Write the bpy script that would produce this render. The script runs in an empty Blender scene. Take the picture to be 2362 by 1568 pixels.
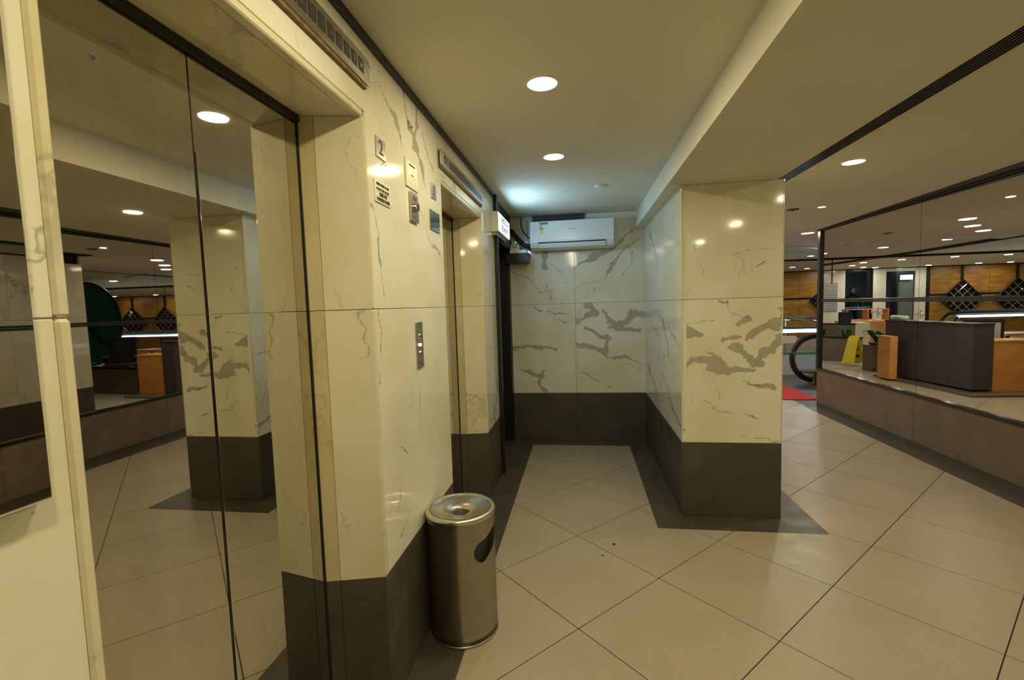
import bpy, bmesh, math, random
from mathutils import Vector, Matrix
random.seed(7)
S = bpy.context.scene
COL = S.collection
# ---------------------------------------------------------------- camera
F_PX, YAW, PITCH, ROLL, EYE = 1074.7, -0.1474, -0.0743, 0.0308, 1.4605
def _ray(u, v):
    c, s = math.cos(ROLL), math.sin(ROLL); u, v = u*c - v*s, u*s + v*c
    x, y, z = u, 1.0, -v
    c, s = math.cos(PITCH), math.sin(PITCH); y, z = y*c - z*s, y*s + z*c
    c, s = math.cos(YAW), math.sin(YAW); return Vector((x*c + y*s, -x*s + y*c, z))
_f = _ray(0, 0); _r = _ray(1, 0) - _f; _u = _ray(0, -1) - _f
cd = bpy.data.cameras.new('camera'); cam = bpy.data.objects.new('camera', cd); COL.objects.link(cam)
cam.matrix_world = Matrix(((_r.x, _u.x, -_f.x, 0), (_r.y, _u.y, -_f.y, 0), (_r.z, _u.z, -_f.z, EYE), (0, 0, 0, 1)))
cd.sensor_fit = 'HORIZONTAL'; cd.sensor_width = 36.0; cd.lens = 36.0*F_PX/2362.0; cd.clip_start = 0.02; cd.clip_end = 100
S.camera = cam
# ---------------------------------------------------------------- world, lamps, exposure
W = bpy.data.worlds.new('world'); S.world = W; W.use_nodes = True
W.node_tree.nodes['Background'].inputs[0].default_value = (0.05, 0.045, 0.035, 1)
W.node_tree.nodes['Background'].inputs[1].default_value = 0.3
S.view_settings.view_transform = 'Standard'; S.view_settings.look = 'None'
S.view_settings.exposure = 0.0; S.view_settings.gamma = 1.0; S.view_settings.use_curve_mapping = False
WARM = (1.0, 0.875, 0.53); MID = (1.0, 0.90, 0.68); COOL = (1.0, 0.94, 0.86)
P_LEFT, P_RIGHT, P_HALL = 8.2, 7.2, 12.5
XL, XD, XM = -0.706, -0.91, 3.11           # left marble face, lift door face, mirror face
XC, XC2, YC, YCE, YB = 0.66, 1.28, 3.206, 5.54, 4.967
ZL, ZR, ZF, ZS = 2.385, 2.315, 2.36, 2.198             # corridor ceiling, hall ceiling, beam underside
ZB, ZJ, ZO = 0.506, 1.462, 2.10             # stone skirting top, marble joint, lift opening head
# lamps: x, y, ceiling z, colour, power, radius
LAMPS = [(-0.14, 2.03, ZL, WARM, P_LEFT, .062), (-0.147, 3.016, ZL, WARM, P_LEFT*.55, .062), (-0.14, 1.02, ZL, WARM, P_LEFT, .062), (-0.14, 0.0, ZL, WARM, P_LEFT, .062), (-0.14, -1.2, ZL, WARM, P_LEFT, .062),
         (1.76, 3.37, ZR, WARM, P_RIGHT, .062), (1.77, 2.03, ZR, WARM, P_RIGHT, .062), (1.77, 0.7, ZR, WARM, P_RIGHT, .062), (1.77, -0.9, ZR, WARM, P_RIGHT, .062), (3.07, 6.93, ZR, MID, P_HALL, .075)]
HALL = [(1.69, 6.31), (1.14, 6.99), (0.56, 7.60), (0.0, 9.05), (0.40, 10.09), (1.10, 10.9), (-3.29, 13.58), (-4.49, 13.58), (-7.49, 17.3), (-6.51, 17.2), (-5.14, 17.3),
        (5.16, 11.44), (6.44, 15.47), (7.31, 16.5), (-2.27, 13.92), (-2.07, 15.84), (-3.06, 17.08), (-1.69, 14.56), (-3.66, 17.5), (-3.3, 10.0), (-5.8, 12.5), (-0.6, 12.7), (4.6, 9.2), (-9.6, 17.3), (-11.6, 17.3), (-8.5, 14.0), (-11, 11.5), (8.6, 17.2), (-6.4, 9.2)]  # the closing, rounded positions are unseen lamps added to the hall grid
for hx, hy in HALL: LAMPS.append((hx, hy, ZR if hy < 8.3 else ZF, MID if hy < 9 else COOL, P_HALL if hy < 16.5 else P_HALL*.8, .08))

# ---------------------------------------------------------------- node helpers
class NT:
    def __init__(s, name):
        s.m = bpy.data.materials.new(name); s.m.use_nodes = True; s.t = s.m.node_tree
        s.b = s.t.nodes['Principled BSDF']
    def n(s, kind, **kw):
        nd = s.t.nodes.new(kind)
        for k, v in kw.items(): setattr(nd, k, v)
        return nd
    def put(s, sock, v):
        if hasattr(v, 'is_linked') or hasattr(v, 'links'): s.t.links.new(v, sock)
        elif v is not None: sock.default_value = v
    def math(s, op, a, b=None, c=None, clamp=False):
        nd = s.n('ShaderNodeMath', operation=op); nd.use_clamp = clamp
        for i, v in enumerate((a, b, c)):
            if v is not None: s.put(nd.inputs[i], v)
        return nd.outputs[0]
    def vec(s, op, a, b=None, scale=None):
        nd = s.n('ShaderNodeVectorMath', operation=op); s.put(nd.inputs[0], a)
        if b is not None: s.put(nd.inputs[1], b)
        if scale is not None: s.put(nd.inputs['Scale'], scale)
        return nd.outputs['Value'] if op in ('LENGTH', 'DOT_PRODUCT') else nd.outputs[0]
    def noise(s, co, scale, detail=4, rough=.5, dist=0, color=False):
        nd = s.n('ShaderNodeTexNoise'); s.put(nd.inputs['Vector'], co); nd.inputs['Scale'].default_value = scale
        nd.inputs['Detail'].default_value = detail; nd.inputs['Roughness'].default_value = rough; nd.inputs['Distortion'].default_value = dist
        return nd.outputs[1] if color else nd.outputs[0]
    def ramp(s, v, a, b, to0=0., to1=1.):
        nd = s.n('ShaderNodeMapRange', interpolation_type='SMOOTHSTEP'); s.put(nd.inputs[0], v)
        for i, q in enumerate((a, b, to0, to1)): nd.inputs[1+i].default_value = q
        return nd.outputs[0]
    def mix(s, f, a, b):
        nd = s.n('ShaderNodeMix', data_type='RGBA'); s.put(nd.inputs[0], f); s.put(nd.inputs[6], a); s.put(nd.inputs[7], b)
        return nd.outputs[2]
    def pos(s): return s.n('ShaderNodeNewGeometry').outputs['Position']
    def rnd(s): return s.n('ShaderNodeObjectInfo').outputs['Random']
    def bump(s, h, strength=.1, dist=.01):
        nd = s.n('ShaderNodeBump'); nd.inputs['Strength'].default_value = strength; nd.inputs['Distance'].default_value = dist
        s.put(nd.inputs['Height'], h); s.t.links.new(nd.outputs[0], s.b.inputs['Normal'])
    def fin(s, col=None, rough=None, metal=None, **kw):
        if col is not None: s.put(s.b.inputs['Base Color'], col)
        if rough is not None: s.put(s.b.inputs['Roughness'], rough)
        if metal is not None: s.put(s.b.inputs['Metallic'], metal)
        for k, v in kw.items(): s.put(s.b.inputs[k.replace('_', ' ')], v)
        return s.m
def c4(r, g, b): return (r, g, b, 1.0)

def plain(name, col, rough=.5, metal=0., var=.06, scale=30., bump=0., **kw):
    """even colour with a slight procedural mottling"""
    t = NT(name); p = t.pos(); nz = t.noise(p, scale, 3)
    a = c4(*[min(1, q*(1+var)) for q in col]); b = c4(*[q*(1-var) for q in col])
    if bump: t.bump(nz, bump, .004)
    return t.fin(t.mix(t.ramp(nz, .3, .7), b, a), rough, metal, **kw)

def glow(name, col, strength):
    t = NT(name); return t.fin(c4(*col), .4, 0., Emission_Color=c4(*col), Emission_Strength=strength)

VEINS = {
'col_low' : [(0.672,1.257,0.0429,0.778,1.234,0.0172),(0.678,0.98,0.0104,0.725,1.064,0.0345),(0.725,1.057,0.0311,0.831,1.063,0.0481),(0.831,1.063,0.0481,0.975,0.991,0.0423),(0.975,0.991,0.0423,1.13,0.997,0.0136),(0.962,1.144,0.0239,1.117,1.045,0.0373),(1.117,1.045,0.0203,1.168,1.127,0.0169),(1.168,1.127,0.0169,1.274,1.206,0.0404),(1.065,1.211,0.0204,1.273,1.314,0.0437),(1.019,1.301,0.0177,1.09,1.326,0.0231),(0.922,1.214,0.0137,1.026,1.205,0.0136),(1.021,0.901,0.0041,1.151,0.872,0.0081),(1.151,0.872,0.0135,1.24,0.862,0.0243),(0.673,1.306,0.0022,0.87,1.342,0.0027),(0.87,1.462,0.0034,0.935,1.453,0.0137),(0.935,1.453,0.0055,0.948,1.391,0.0041),(0.948,1.391,0.0034,1.089,1.333,0.0054),(0.718,0.803,0.0022,0.831,0.775,0.0022),(0.831,0.775,0.0022,0.99,0.701,0.0034),(1.068,0.705,0.0034,1.139,0.656,0.0034),(1.03,0.564,0.0027,1.27,0.503,0.004),(0.858,0.923,0.0034,0.911,0.782,0.0048)] ,
'col_up' : [(0.726,1.803,0.0044,0.757,1.752,0.0058),(1.115,1.658,0.0043,1.165,1.688,0.0043),(0.978,1.749,0.0022,1.249,1.771,0.0022),(0.781,1.708,0.0022,0.822,1.599,0.0029)] ,
'colL_low_reflections' : [(4.024,1.45,0.0057,4.03,1.293,0.0091),(3.93,1.288,0.0244,3.705,1.119,0.0272),(3.699,1.289,0.0104,3.536,1.196,0.012),(3.536,1.196,0.0179,3.298,1.148,0.0046),(3.705,1.119,0.0272,3.707,1.054,0.023),(3.621,1.063,0.0102,3.428,0.948,0.0048),(3.891,1.025,0.0055,4.053,0.738,0.0092),(4.796,0.81,0.0354,4.221,0.662,0.0311),(4.221,0.662,0.0215,4.116,0.516,0.0093),(3.946,0.863,0.0134,3.674,0.724,0.0104),(3.674,0.732,0.0166,3.224,0.591,0.0199),(4.837,1.326,0.0027,4.088,1.165,0.0139)] ,  # veins plus reflections in the polished face, both painted into the colour
'colL_up_reflections' : [(4.022,2.278,0.0048,4.037,1.923,0.006),(3.87,2.195,0.0058,3.903,1.993,0.0046),(3.554,2.139,0.0042,3.476,2.031,0.0052),(3.476,2.031,0.0041,3.359,2.1,0.003),(4.652,2.154,0.0167,4.211,1.821,0.0276),(3.654,1.679,0.0033,3.679,1.589,0.0033)] ,  # real veins mixed with painted-in reflections of the lobby
'back_low' : [(0.092,1.448,0.0392,0.125,1.36,0.0436),(0.125,1.352,0.0392,-0.032,1.26,0.0228),(0.228,1.375,0.0174,0.337,1.233,0.0312),(0.498,1.333,0.0396,0.64,1.32,0.0497),(0.481,1.281,0.0517,0.396,1.232,0.0311),(0.311,1.199,0.0243,0.597,1.149,0.0258),(0.053,1.205,0.0244,0.207,1.114,0.0191),(0.207,1.114,0.0156,0.309,1.077,0.0295),(0.3,1.077,0.0225,0.247,0.965,0.0295),(-0.037,1.031,0.0245,0.247,0.965,0.0295),(0.212,0.939,0.007,0.348,0.867,0.0121),(0.348,0.867,0.019,0.476,0.869,0.0207),(0.476,0.869,0.0172,0.639,0.793,0.0043),(0.365,0.805,0.0026,0.635,0.75,0.0026),(-0.008,0.73,0.0044,0.104,0.675,0.007),(0.104,0.675,0.0044,0.301,0.568,0.0069)] ,
'back_low_left' : [(-0.748,1.017,0.0215,-0.283,0.991,0.0194),(-0.665,0.763,0.0089,-0.487,0.698,0.0319),(-0.432,0.725,0.0319,-0.462,0.626,0.0319),(-0.462,0.626,0.0284,-0.366,0.499,0.0159),(-0.493,1.435,0.0071,-0.396,1.41,0.0071),(-0.335,1.4,0.0071,-0.257,1.362,0.0159),(-0.257,1.367,0.0123,-0.117,1.358,0.0035),(-0.284,1.31,0.0035,-0.154,1.245,0.007)] ,
'back_up' : [(-0.049,1.821,0.0116,0.237,1.969,0.0269),(0.237,1.969,0.0192,0.554,2.187,0.0171),(0.233,1.714,0.0077,0.31,1.853,0.0249),(0.31,1.853,0.0173,0.376,1.944,0.0077),(0.376,1.944,0.0057,0.617,2.119,0.0038),(-0.053,1.601,0.0029,0.233,1.714,0.0048),(0.05,1.492,0.0029,0.165,1.612,0.0077),(0.409,1.613,0.0029,0.543,1.974,0.0048)] ,
'back_up_left' : [(-0.38,2.027,0.0391,-0.376,1.815,0.0254),(-0.307,1.879,0.0039,-0.184,1.778,0.0039),(-0.593,1.766,0.0059,-0.431,1.575,0.0039),(-0.431,1.575,0.0039,-0.294,1.6,0.0039),(-0.37,1.651,0.0039,-0.296,1.513,0.0039),(-0.71,1.819,0.0099,-0.613,1.747,0.0099)] ,
'pier_up' : [(1.512,2.304,0.0063,1.596,2.3,0.0066),(1.596,2.3,0.0033,1.723,2.24,0.0036),(1.723,2.24,0.0054,1.851,2.155,0.0153),(1.851,2.155,0.0048,1.9,2.087,0.0029),(1.894,2.339,0.0098,1.962,2.252,0.0141),(1.962,2.252,0.0141,2.06,2.166,0.0233),(2.083,2.343,0.015,2.027,2.17,0.0187),(2.036,2.158,0.0167,2.116,2.056,0.0195),(2.116,2.056,0.013,2.137,2.03,0.0088),(2.12,2.264,0.0054,2.282,2.116,0.0093),(2.03,1.942,0.0031,2.132,1.801,0.0044),(2.132,1.801,0.0044,2.343,1.715,0.0096),(1.531,1.864,0.004,1.568,1.77,0.0065),(1.568,1.77,0.0073,1.6,1.619,0.0083),(1.6,1.619,0.0025,1.614,1.486,0.0025)] ,
'pier_low' : [(1.596,1.467,0.0027,1.544,1.311,0.0035),(1.522,1.253,0.0035,1.522,1.191,0.0026),(1.871,1.162,0.0022,1.832,1.038,0.0022),(1.966,1.147,0.0022,1.924,0.931,0.0022),(1.664,0.945,0.0028,1.763,0.847,0.003),(1.72,0.838,0.0029,1.641,0.684,0.0037),(1.756,0.624,0.003,1.665,0.565,0.0038)] ,
}
def marble(name, key=None, plane='y', base=(.80, .772, .65), grey=(.31, .285, .225), amount=1.0):
    t = NT(name); p = t.pos(); r = t.rnd()
    off = t.n('ShaderNodeCombineXYZ'); t.put(off.inputs[0], t.math('MULTIPLY', r, 17.)); t.put(off.inputs[1], t.math('MULTIPLY', r, 31.)); t.put(off.inputs[2], t.math('MULTIPLY', r, 23.))
    q = t.vec('ADD', p, off.outputs[0])
    warp = t.vec('SUBTRACT', t.noise(q, 3.2, 5, .6, color=True), (0.5, .5, .5))
    cloud = t.noise(q, 2.2, 4, .55)
    col = t.mix(t.ramp(cloud, .35, .7), c4(*base), c4(base[0]*.90, base[1]*.87, base[2]*.74))
    if key is None:
        qs = t.vec('ADD', q, t.vec('SCALE', warp, scale=.55))
        mp = t.n('ShaderNodeMapping'); t.put(mp.inputs[0], qs); mp.inputs['Rotation'].default_value = (.4, .5, .6); mp.inputs['Scale'].default_value = (1, 1, .45)
        v1 = t.math('ABSOLUTE', t.math('SUBTRACT', t.noise(mp.outputs[0], 1.5, 4, .5), .5))
        v2 = t.math('ABSOLUTE', t.math('SUBTRACT', t.noise(mp.outputs[0], 3.1, 5, .55), .47))
        gate = t.ramp(t.noise(q, 1.7, 2), .44, .60)
        thin = t.math('MULTIPLY', t.ramp(v1, .0, .013, 1, 0), t.math('MULTIPLY', gate, .72*amount))
        thin2 = t.math('MULTIPLY', t.ramp(v2, .0, .012, 1, 0), t.math('MULTIPLY', t.ramp(t.noise(q, 2.6, 2), .52, .66), .5*amount))
        col = t.mix(t.math('MAXIMUM', thin, thin2), col, c4(*grey))
    else:
        pw = t.vec('ADD', p, t.vec('ADD', t.vec('SCALE', t.vec('SUBTRACT', t.noise(p, 11., 6, .65, color=True), (.5, .5, .5)), scale=.09), t.vec('SCALE', t.vec('SUBTRACT', t.noise(p, 3.5, 2, .5, color=True), (.5, .5, .5)), scale=.12)))
        sp = t.n('ShaderNodeSeparateXYZ'); t.put(sp.inputs[0], pw)
        cb = t.n('ShaderNodeCombineXYZ'); t.put(cb.inputs[0], sp.outputs[0 if plane == 'y' else 1]); t.put(cb.inputs[1], sp.outputs[2]); P2 = cb.outputs[0]
        best = None; bt = None
        for (ax, az, aw, bx, bz, bw) in VEINS[key]:
            dx, dz = bx-ax, bz-az; L2 = max(1e-5, dx*dx+dz*dz)
            pa = t.vec('SUBTRACT', P2, (ax, az, 0))
            h = t.math('DIVIDE', t.vec('DOT_PRODUCT', pa, (dx, dz, 0)), L2, clamp=True)
            d = t.vec('LENGTH', t.vec('SUBTRACT', pa, t.vec('SCALE', (dx, dz, 0), scale=h)))
            w = t.math('MULTIPLY_ADD', h, bw-aw, aw)
            dn = t.math('DIVIDE', d, w)
            if max(aw, bw) > .009: best = dn if best is None else t.math('MINIMUM', best, dn)
            else: bt = dn if bt is None else t.math('MINIMUM', bt, dn)
        g1 = c4(*[q_*1.12 for q_ in grey]); g2 = c4(*[q_*.8 for q_ in grey])
        if best is not None:
            best = t.math('MULTIPLY', best, t.ramp(t.noise(t.vec('MULTIPLY', p, (1, 1, 1.8)), 6.5, 4, .6), .36, .64, .62, 1.75))
            fill = t.mix(t.ramp(t.noise(p, 16, 5, .6), .35, .65), g1, c4(*[q_*1.3 for q_ in grey]))
            col = t.mix(t.math('MULTIPLY', t.ramp(best, .95, 1.06, 1, 0), .85), col, fill)
            edge = t.math('MULTIPLY', t.ramp(t.math('ABSOLUTE', t.math('SUBTRACT', best, .98)), 0, .09, 1, 0), t.ramp(t.noise(p, 5., 2), .45, .6, 0, .6))
            col = t.mix(edge, col, g2)
        if bt is not None:
            brk = t.ramp(t.noise(p, 14, 3), .36, .55, .15, .85)
            col = t.mix(t.math('MULTIPLY', t.ramp(bt, .5, 1.3, 1, 0), brk), col, g2)
        v = t.math('ABSOLUTE', t.math('SUBTRACT', t.noise(t.vec('ADD', p, t.vec('SCALE', warp, scale=.3)), 2.4, 5, .55), .5))
        col = t.mix(t.math('MULTIPLY', t.ramp(v, 0, .008, 1, 0), t.ramp(t.noise(p, 2.1, 2), .5, .64, 0, .4)), col, c4(*grey))
    spots = t.ramp(t.noise(q, 60, 2), .74, .80, 0, .35)
    col = t.mix(spots, col, c4(grey[0]*.7, grey[1]*.65, grey[2]*.55))
    return t.fin(col, t.ramp(t.noise(q, 5, 3), .3, .7, .05, .11))

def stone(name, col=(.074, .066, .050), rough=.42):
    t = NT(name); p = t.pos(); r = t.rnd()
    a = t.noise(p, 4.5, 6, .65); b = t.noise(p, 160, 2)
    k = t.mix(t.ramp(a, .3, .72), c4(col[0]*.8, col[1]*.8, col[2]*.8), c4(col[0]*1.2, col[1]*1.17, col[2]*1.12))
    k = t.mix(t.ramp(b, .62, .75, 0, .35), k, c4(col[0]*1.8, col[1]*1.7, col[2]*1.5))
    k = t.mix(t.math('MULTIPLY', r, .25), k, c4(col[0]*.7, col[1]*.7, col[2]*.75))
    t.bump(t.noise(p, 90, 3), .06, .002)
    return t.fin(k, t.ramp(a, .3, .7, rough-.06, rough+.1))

def floor_tile():
    t = NT('speckled beige porcelain'); p = t.pos(); r = t.rnd()
    a = t.noise(p, 2.3, 5, .6); f = t.noise(p, 230, 2, .6); f2 = t.noise(p, 110, 3, .6)
    base = t.mix(t.ramp(a, .3, .7), c4(.365, .302, .215), c4(.405, .336, .243))
    base = t.mix(t.math('MULTIPLY', r, .35), base, c4(.33, .275, .20))
    base = t.mix(t.ramp(f, .56, .72, 0, .5), base, c4(.26, .205, .14)); base = t.mix(t.ramp(f2, .58, .72, 0, .4), base, c4(.55, .47, .36))
    return t.fin(base, t.ramp(t.noise(p, 7, 5, .6), .3, .75, .30, .42))

def steel(name, col=(.62, .59, .52), rough=.28, axis=2, amt=.12, scale=(1, 1, 140)):
    t = NT(name); mp = t.n('ShaderNodeMapping'); t.put(mp.inputs[0], t.n('ShaderNodeTexCoord').outputs['Object']); mp.inputs['Scale'].default_value = scale
    nz = t.noise(mp.outputs[0], 6, 3)
    return t.fin(t.mix(t.ramp(nz, .3, .7), c4(*[q*(1-amt) for q in col]), c4(*col)), t.ramp(nz, .3, .7, rough*.8, rough*1.25), 1.)

def spun(name, col, rough, aniso):
    t = NT(name); tn = t.n('ShaderNodeTangent', direction_type='RADIAL', axis='Z'); t.t.links.new(tn.outputs[0], t.b.inputs['Tangent'])
    nz = t.noise(t.n('ShaderNodeTexCoord').outputs['Object'], 5, 3)
    return t.fin(t.mix(t.ramp(nz, .3, .7), c4(*[q*.95 for q in col]), c4(*col)), rough, 1., Anisotropic=aniso)

def door_mirror():
    """polished steel, faint smears and hairline scratches that break the reflection"""
    t = NT('mirror polished steel'); p = t.pos()
    mp = t.n('ShaderNodeMapping'); t.put(mp.inputs[0], p); mp.inputs['Rotation'].default_value = (.6, 0, 0); mp.inputs['Scale'].default_value = (1, 7, 1)
    sm = t.noise(mp.outputs[0], 2.6, 5, .65); sc = t.noise(mp.outputs[0], 26, 2, .5)
    rough = t.math('ADD', t.ramp(sm, .56, .80, .012, .07), t.ramp(sc, .76, .84, 0, .08))
    return t.fin(t.mix(t.ramp(sm, .4, .8), c4(.60, .575, .52), c4(.66, .63, .565)), rough, 1.)

def wood(name, a=(.36, .155, .028), b=(.52, .25, .055), rough=.35, sc=(1, 1, 9)):
    t = NT(name); mp = t.n('ShaderNodeMapping'); t.put(mp.inputs[0], t.pos()); mp.inputs['Scale'].default_value = sc
    nz = t.noise(mp.outputs[0], 2.2, 6, .62, .8)
    return t.fin(t.mix(t.ramp(nz, .32, .68), c4(*a), c4(*b)), rough)

M = {}
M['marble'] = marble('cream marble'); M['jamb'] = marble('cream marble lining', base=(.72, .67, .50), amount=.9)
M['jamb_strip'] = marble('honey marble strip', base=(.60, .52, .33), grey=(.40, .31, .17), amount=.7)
for k, pl in (('col_low', 'y'), ('col_up', 'y'), ('colL_low_reflections', 'x'), ('colL_up_reflections', 'x'), ('back_low', 'y'), ('back_low_left', 'y'), ('back_up', 'y'), ('back_up_left', 'y'), ('pier_up', 'x'), ('pier_low', 'x')):
    M[k] = marble('veined marble ' + k.replace('_', ' '), k, pl)
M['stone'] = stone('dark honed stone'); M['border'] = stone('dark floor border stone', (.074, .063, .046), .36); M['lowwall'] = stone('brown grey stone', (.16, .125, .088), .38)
M['tile'] = floor_tile(); M['grout'] = plain('dark grout', (.035, .03, .022), .9)
M['ceil'] = plain('painted ceiling', (.74, .70, .56), .75, 0, .02, 2.5)
M['white'] = plain('white paint', (.78, .76, .68), .6, 0, .03)
M['black'] = plain('black paint', (.010, .010, .011), .38); M['rubber'] = plain('black rubber', (.012, .012, .012), .6)
M['blackgloss'] = plain('polished black stone', (.014, .014, .013), .12)
M['door'] = door_mirror()
M['mirror'] = plain('wall mirror', (.74, .735, .70), .004, 1., .012, 1.2)
M['steel'] = steel('brushed steel plate', (.50, .47, .41), .30); M['binsteel'] = spun('satin steel', (.72, .68, .59), .20, .7); M['chrome'] = steel('polished chrome', (.75, .73, .68), .09)
M['brass'] = plain('raw plywood packing', (.20, .13, .05), .7, 0, .3, 40)
M['ink'] = plain('black ink', (.015, .015, .015), .6); M['red'] = plain('red enamel', (.50, .03, .02), .5)
M['paper'] = plain('cream notice', (.78, .73, .52), .35, 0, .03); M['perspex'] = plain('clear acrylic cover', (.80, .76, .60), .06, 0, .02)
M['plastic'] = plain('white appliance plastic', (.72, .74, .72), .22, 0, .015); M['plasticgrey'] = plain('grey white plastic', (.58, .59, .55), .4)
M['display'] = plain('dark display tint', (.045, .045, .042), .25)
M['brown'] = plain('dark brown timber', (.022, .017, .011), .5)
M['orange'] = wood('orange beech laminate', (.62, .27, .055), (.74, .35, .085), .4, (1, 1, 4)); M['panelwood'] = wood('golden veneer', (.27, .125, .018), (.44, .225, .036), .38, (1, 1, 6))
M['counter'] = stone('charcoal counter laminate', (.078, .073, .074), .5)
M['yellow'] = plain('yellow sign plastic', (.80, .62, .02), .4); M['leaf'] = plain('green leaf', (.06, .20, .045), .4, 0, .35, 25)
M['cloth'] = plain('black mesh fabric', (.014, .014, .018), .85); M['greymesh'] = plain('grey chair mesh', (.42, .40, .35), .7)
M['carpet'] = plain('red carpet', (.50, .035, .025), .95, 0, .1, 300, .3); M['greenpanel'] = plain('dark green glass', (.02, .15, .095), .3)
M['skin'] = plain('skin', (.50, .30, .20), .6); M['hair'] = plain('black hair', (.012, .010, .009), .6); M['suit'] = plain('dark clothes', (.02, .02, .026), .8)
M['shop'] = plain('blue grey office wall', (.22, .27, .30), .6); M['doorgreen'] = plain('grey green door paint', (.13, .17, .13), .5)
M['landing'] = steel('ribbed landing steel', (.30, .30, .30), .35)
M['lamp'] = glow('lamp diffuser', (1, .90, .62), 14.); M['lampcool'] = glow('cool lamp diffuser', (1, .95, .88), 14.)
M['tube'] = glow('blue white tube', (.62, .82, 1.), 9.); M['exitface'] = glow('lit sign face', (.62, .90, 1.), 1.9); M['exitfar'] = glow('lit far sign face', (.45, .95, 1.), 3.); M['led'] = glow('green light', (.05, 1., .15), 6.)
t_ = NT('clear glass'); M['glass'] = t_.fin(c4(.9, .95, .93), .02, 0., Transmission_Weight=1.0, IOR=1.3)
# ---------------------------------------------------------------- mesh helpers
def obj(name, bm, mat, parent=None, smooth=False):
    me = bpy.data.meshes.new(name); bm.to_mesh(me); bm.free()
    for m in (mat if isinstance(mat, (list, tuple)) else [mat]): me.materials.append(m)
    if smooth:
        for p in me.polygons: p.use_smooth = True
    o = bpy.data.objects.new(name, me); COL.objects.link(o)
    if parent is not None: o.parent = parent; o.matrix_parent_inverse = Matrix.Translation(-parent.location) if parent.type == 'EMPTY' and parent.rotation_euler.z == 0 and parent.parent is None else parent.matrix_basis.inverted()
    return o
def tag(o, label=None, cat=None, group=None, kind=None):
    if label: o['label'] = label
    if cat: o['category'] = cat
    if group: o['group'] = group
    if kind: o['kind'] = kind
    return o
def thing(name, loc, label, cat, group=None):
    o = bpy.data.objects.new(name, None); COL.objects.link(o); o.location = loc; o.empty_display_size = .1
    return tag(o, label, cat, group)
def struct(name, bm, mat): return tag(obj(name, bm, mat), kind='structure')
def abox(bm, x0, x1, y0, y1, z0, z1, bev=0.0):
    """axis-aligned box added to bm; bevelled when bev"""
    t = bmesh.new(); bmesh.ops.create_cube(t, size=1.0)
    for v in t.verts: v.co = Vector(((x0+x1)/2 + v.co.x*abs(x1-x0), (y0+y1)/2 + v.co.y*abs(y1-y0), (z0+z1)/2 + v.co.z*abs(z1-z0)))
    if bev: bmesh.ops.bevel(t, geom=t.edges[:], offset=bev, segments=1, affect='EDGES')
    me = bpy.data.meshes.new('t'); t.to_mesh(me); t.free(); bm.from_mesh(me); bpy.data.meshes.remove(me)
    return bm
def B(*a, **k): return abox(bmesh.new(), *a, **k)
def prism(bm, pts, z0, z1):
    lo = [bm.verts.new((p[0], p[1], z0)) for p in pts]; hi = [bm.verts.new((p[0], p[1], z1)) for p in pts]
    bm.faces.new(hi); bm.faces.new(lo[::-1])
    for i in range(len(pts)): j = (i+1) % len(pts); bm.faces.new((lo[i], lo[j], hi[j], hi[i]))
    bmesh.ops.recalc_face_normals(bm, faces=bm.faces[:]); return bm
def extr(bm, pts, axis, a0, a1):
    """2-D outline extruded along 'x' (pts = y,z) or 'y' (pts = x,z)"""
    f = (lambda p, a: (a, p[0], p[1])) if axis == 'x' else (lambda p, a: (p[0], a, p[1]))
    lo = [bm.verts.new(f(p, a0)) for p in pts]; hi = [bm.verts.new(f(p, a1)) for p in pts]
    bm.faces.new(hi); bm.faces.new(lo[::-1])
    for i in range(len(pts)): j = (i+1) % len(pts); bm.faces.new((lo[i], lo[j], hi[j], hi[i]))
    bmesh.ops.recalc_face_normals(bm, faces=bm.faces[:]); return bm
def lathe(bm, prof, cx, cy, z0=0., n=48, cap=True):
    rings = []
    for r, z in prof: rings.append([bm.verts.new((cx + r*math.cos(2*math.pi*i/n), cy + r*math.sin(2*math.pi*i/n), z0+z)) for i in range(n)])
    for a, b in zip(rings, rings[1:]):
        for i in range(n): j = (i+1) % n; bm.faces.new((a[i], a[j], b[j], b[i]))
    if cap:
        bm.faces.new(rings[0][::-1]); bm.faces.new(rings[-1])
    return bm
def tube(bm, path, r, n=8, closed=False):
    path = [Vector(p) for p in path]; rings = []; up = Vector((.013, .027, 1))
    for i, p in enumerate(path):
        a = path[i-1] if (i or closed) else p; b = path[(i+1) % len(path)] if (i+1 < len(path) or closed) else p
        d = (b-a).normalized(); s = d.cross(up if abs(d.z) < .95 else Vector((1, .02, .01))).normalized(); u = s.cross(d)
        rr = r[i] if isinstance(r, (list, tuple)) else r
        rings.append([bm.verts.new(p + s*rr*math.cos(2*math.pi*k/n) + u*rr*math.sin(2*math.pi*k/n)) for k in range(n)])
    prs = list(zip(rings, rings[1:])) + ([(rings[-1], rings[0])] if closed else [])
    for a, b in prs:
        for i in range(n): j = (i+1) % n; bm.faces.new((a[i], a[j], b[j], b[i]))
    if not closed: bm.faces.new(rings[0][::-1]); bm.faces.new(rings[-1])
    bmesh.ops.recalc_face_normals(bm, faces=bm.faces[:]); return bm
def disc_x(bm, x, y, z, r, th, n=20, ry=1.0):
    return extr(bm, [(y + r*ry*math.cos(2*math.pi*i/n), z + r*math.sin(2*math.pi*i/n)) for i in range(n)], 'x', x, x+th)
def copy_tree(o, loc=None, label=None, parent=None):
    c = o.copy(); COL.objects.link(c)
    if parent is not None: c.parent = parent; c.matrix_parent_inverse = o.matrix_parent_inverse.copy()
    if loc is not None: c.location = loc
    if label: c['label'] = label
    for ch in [q for q in bpy.data.objects if q.parent == o]: copy_tree(ch, parent=c)
    return c
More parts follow.
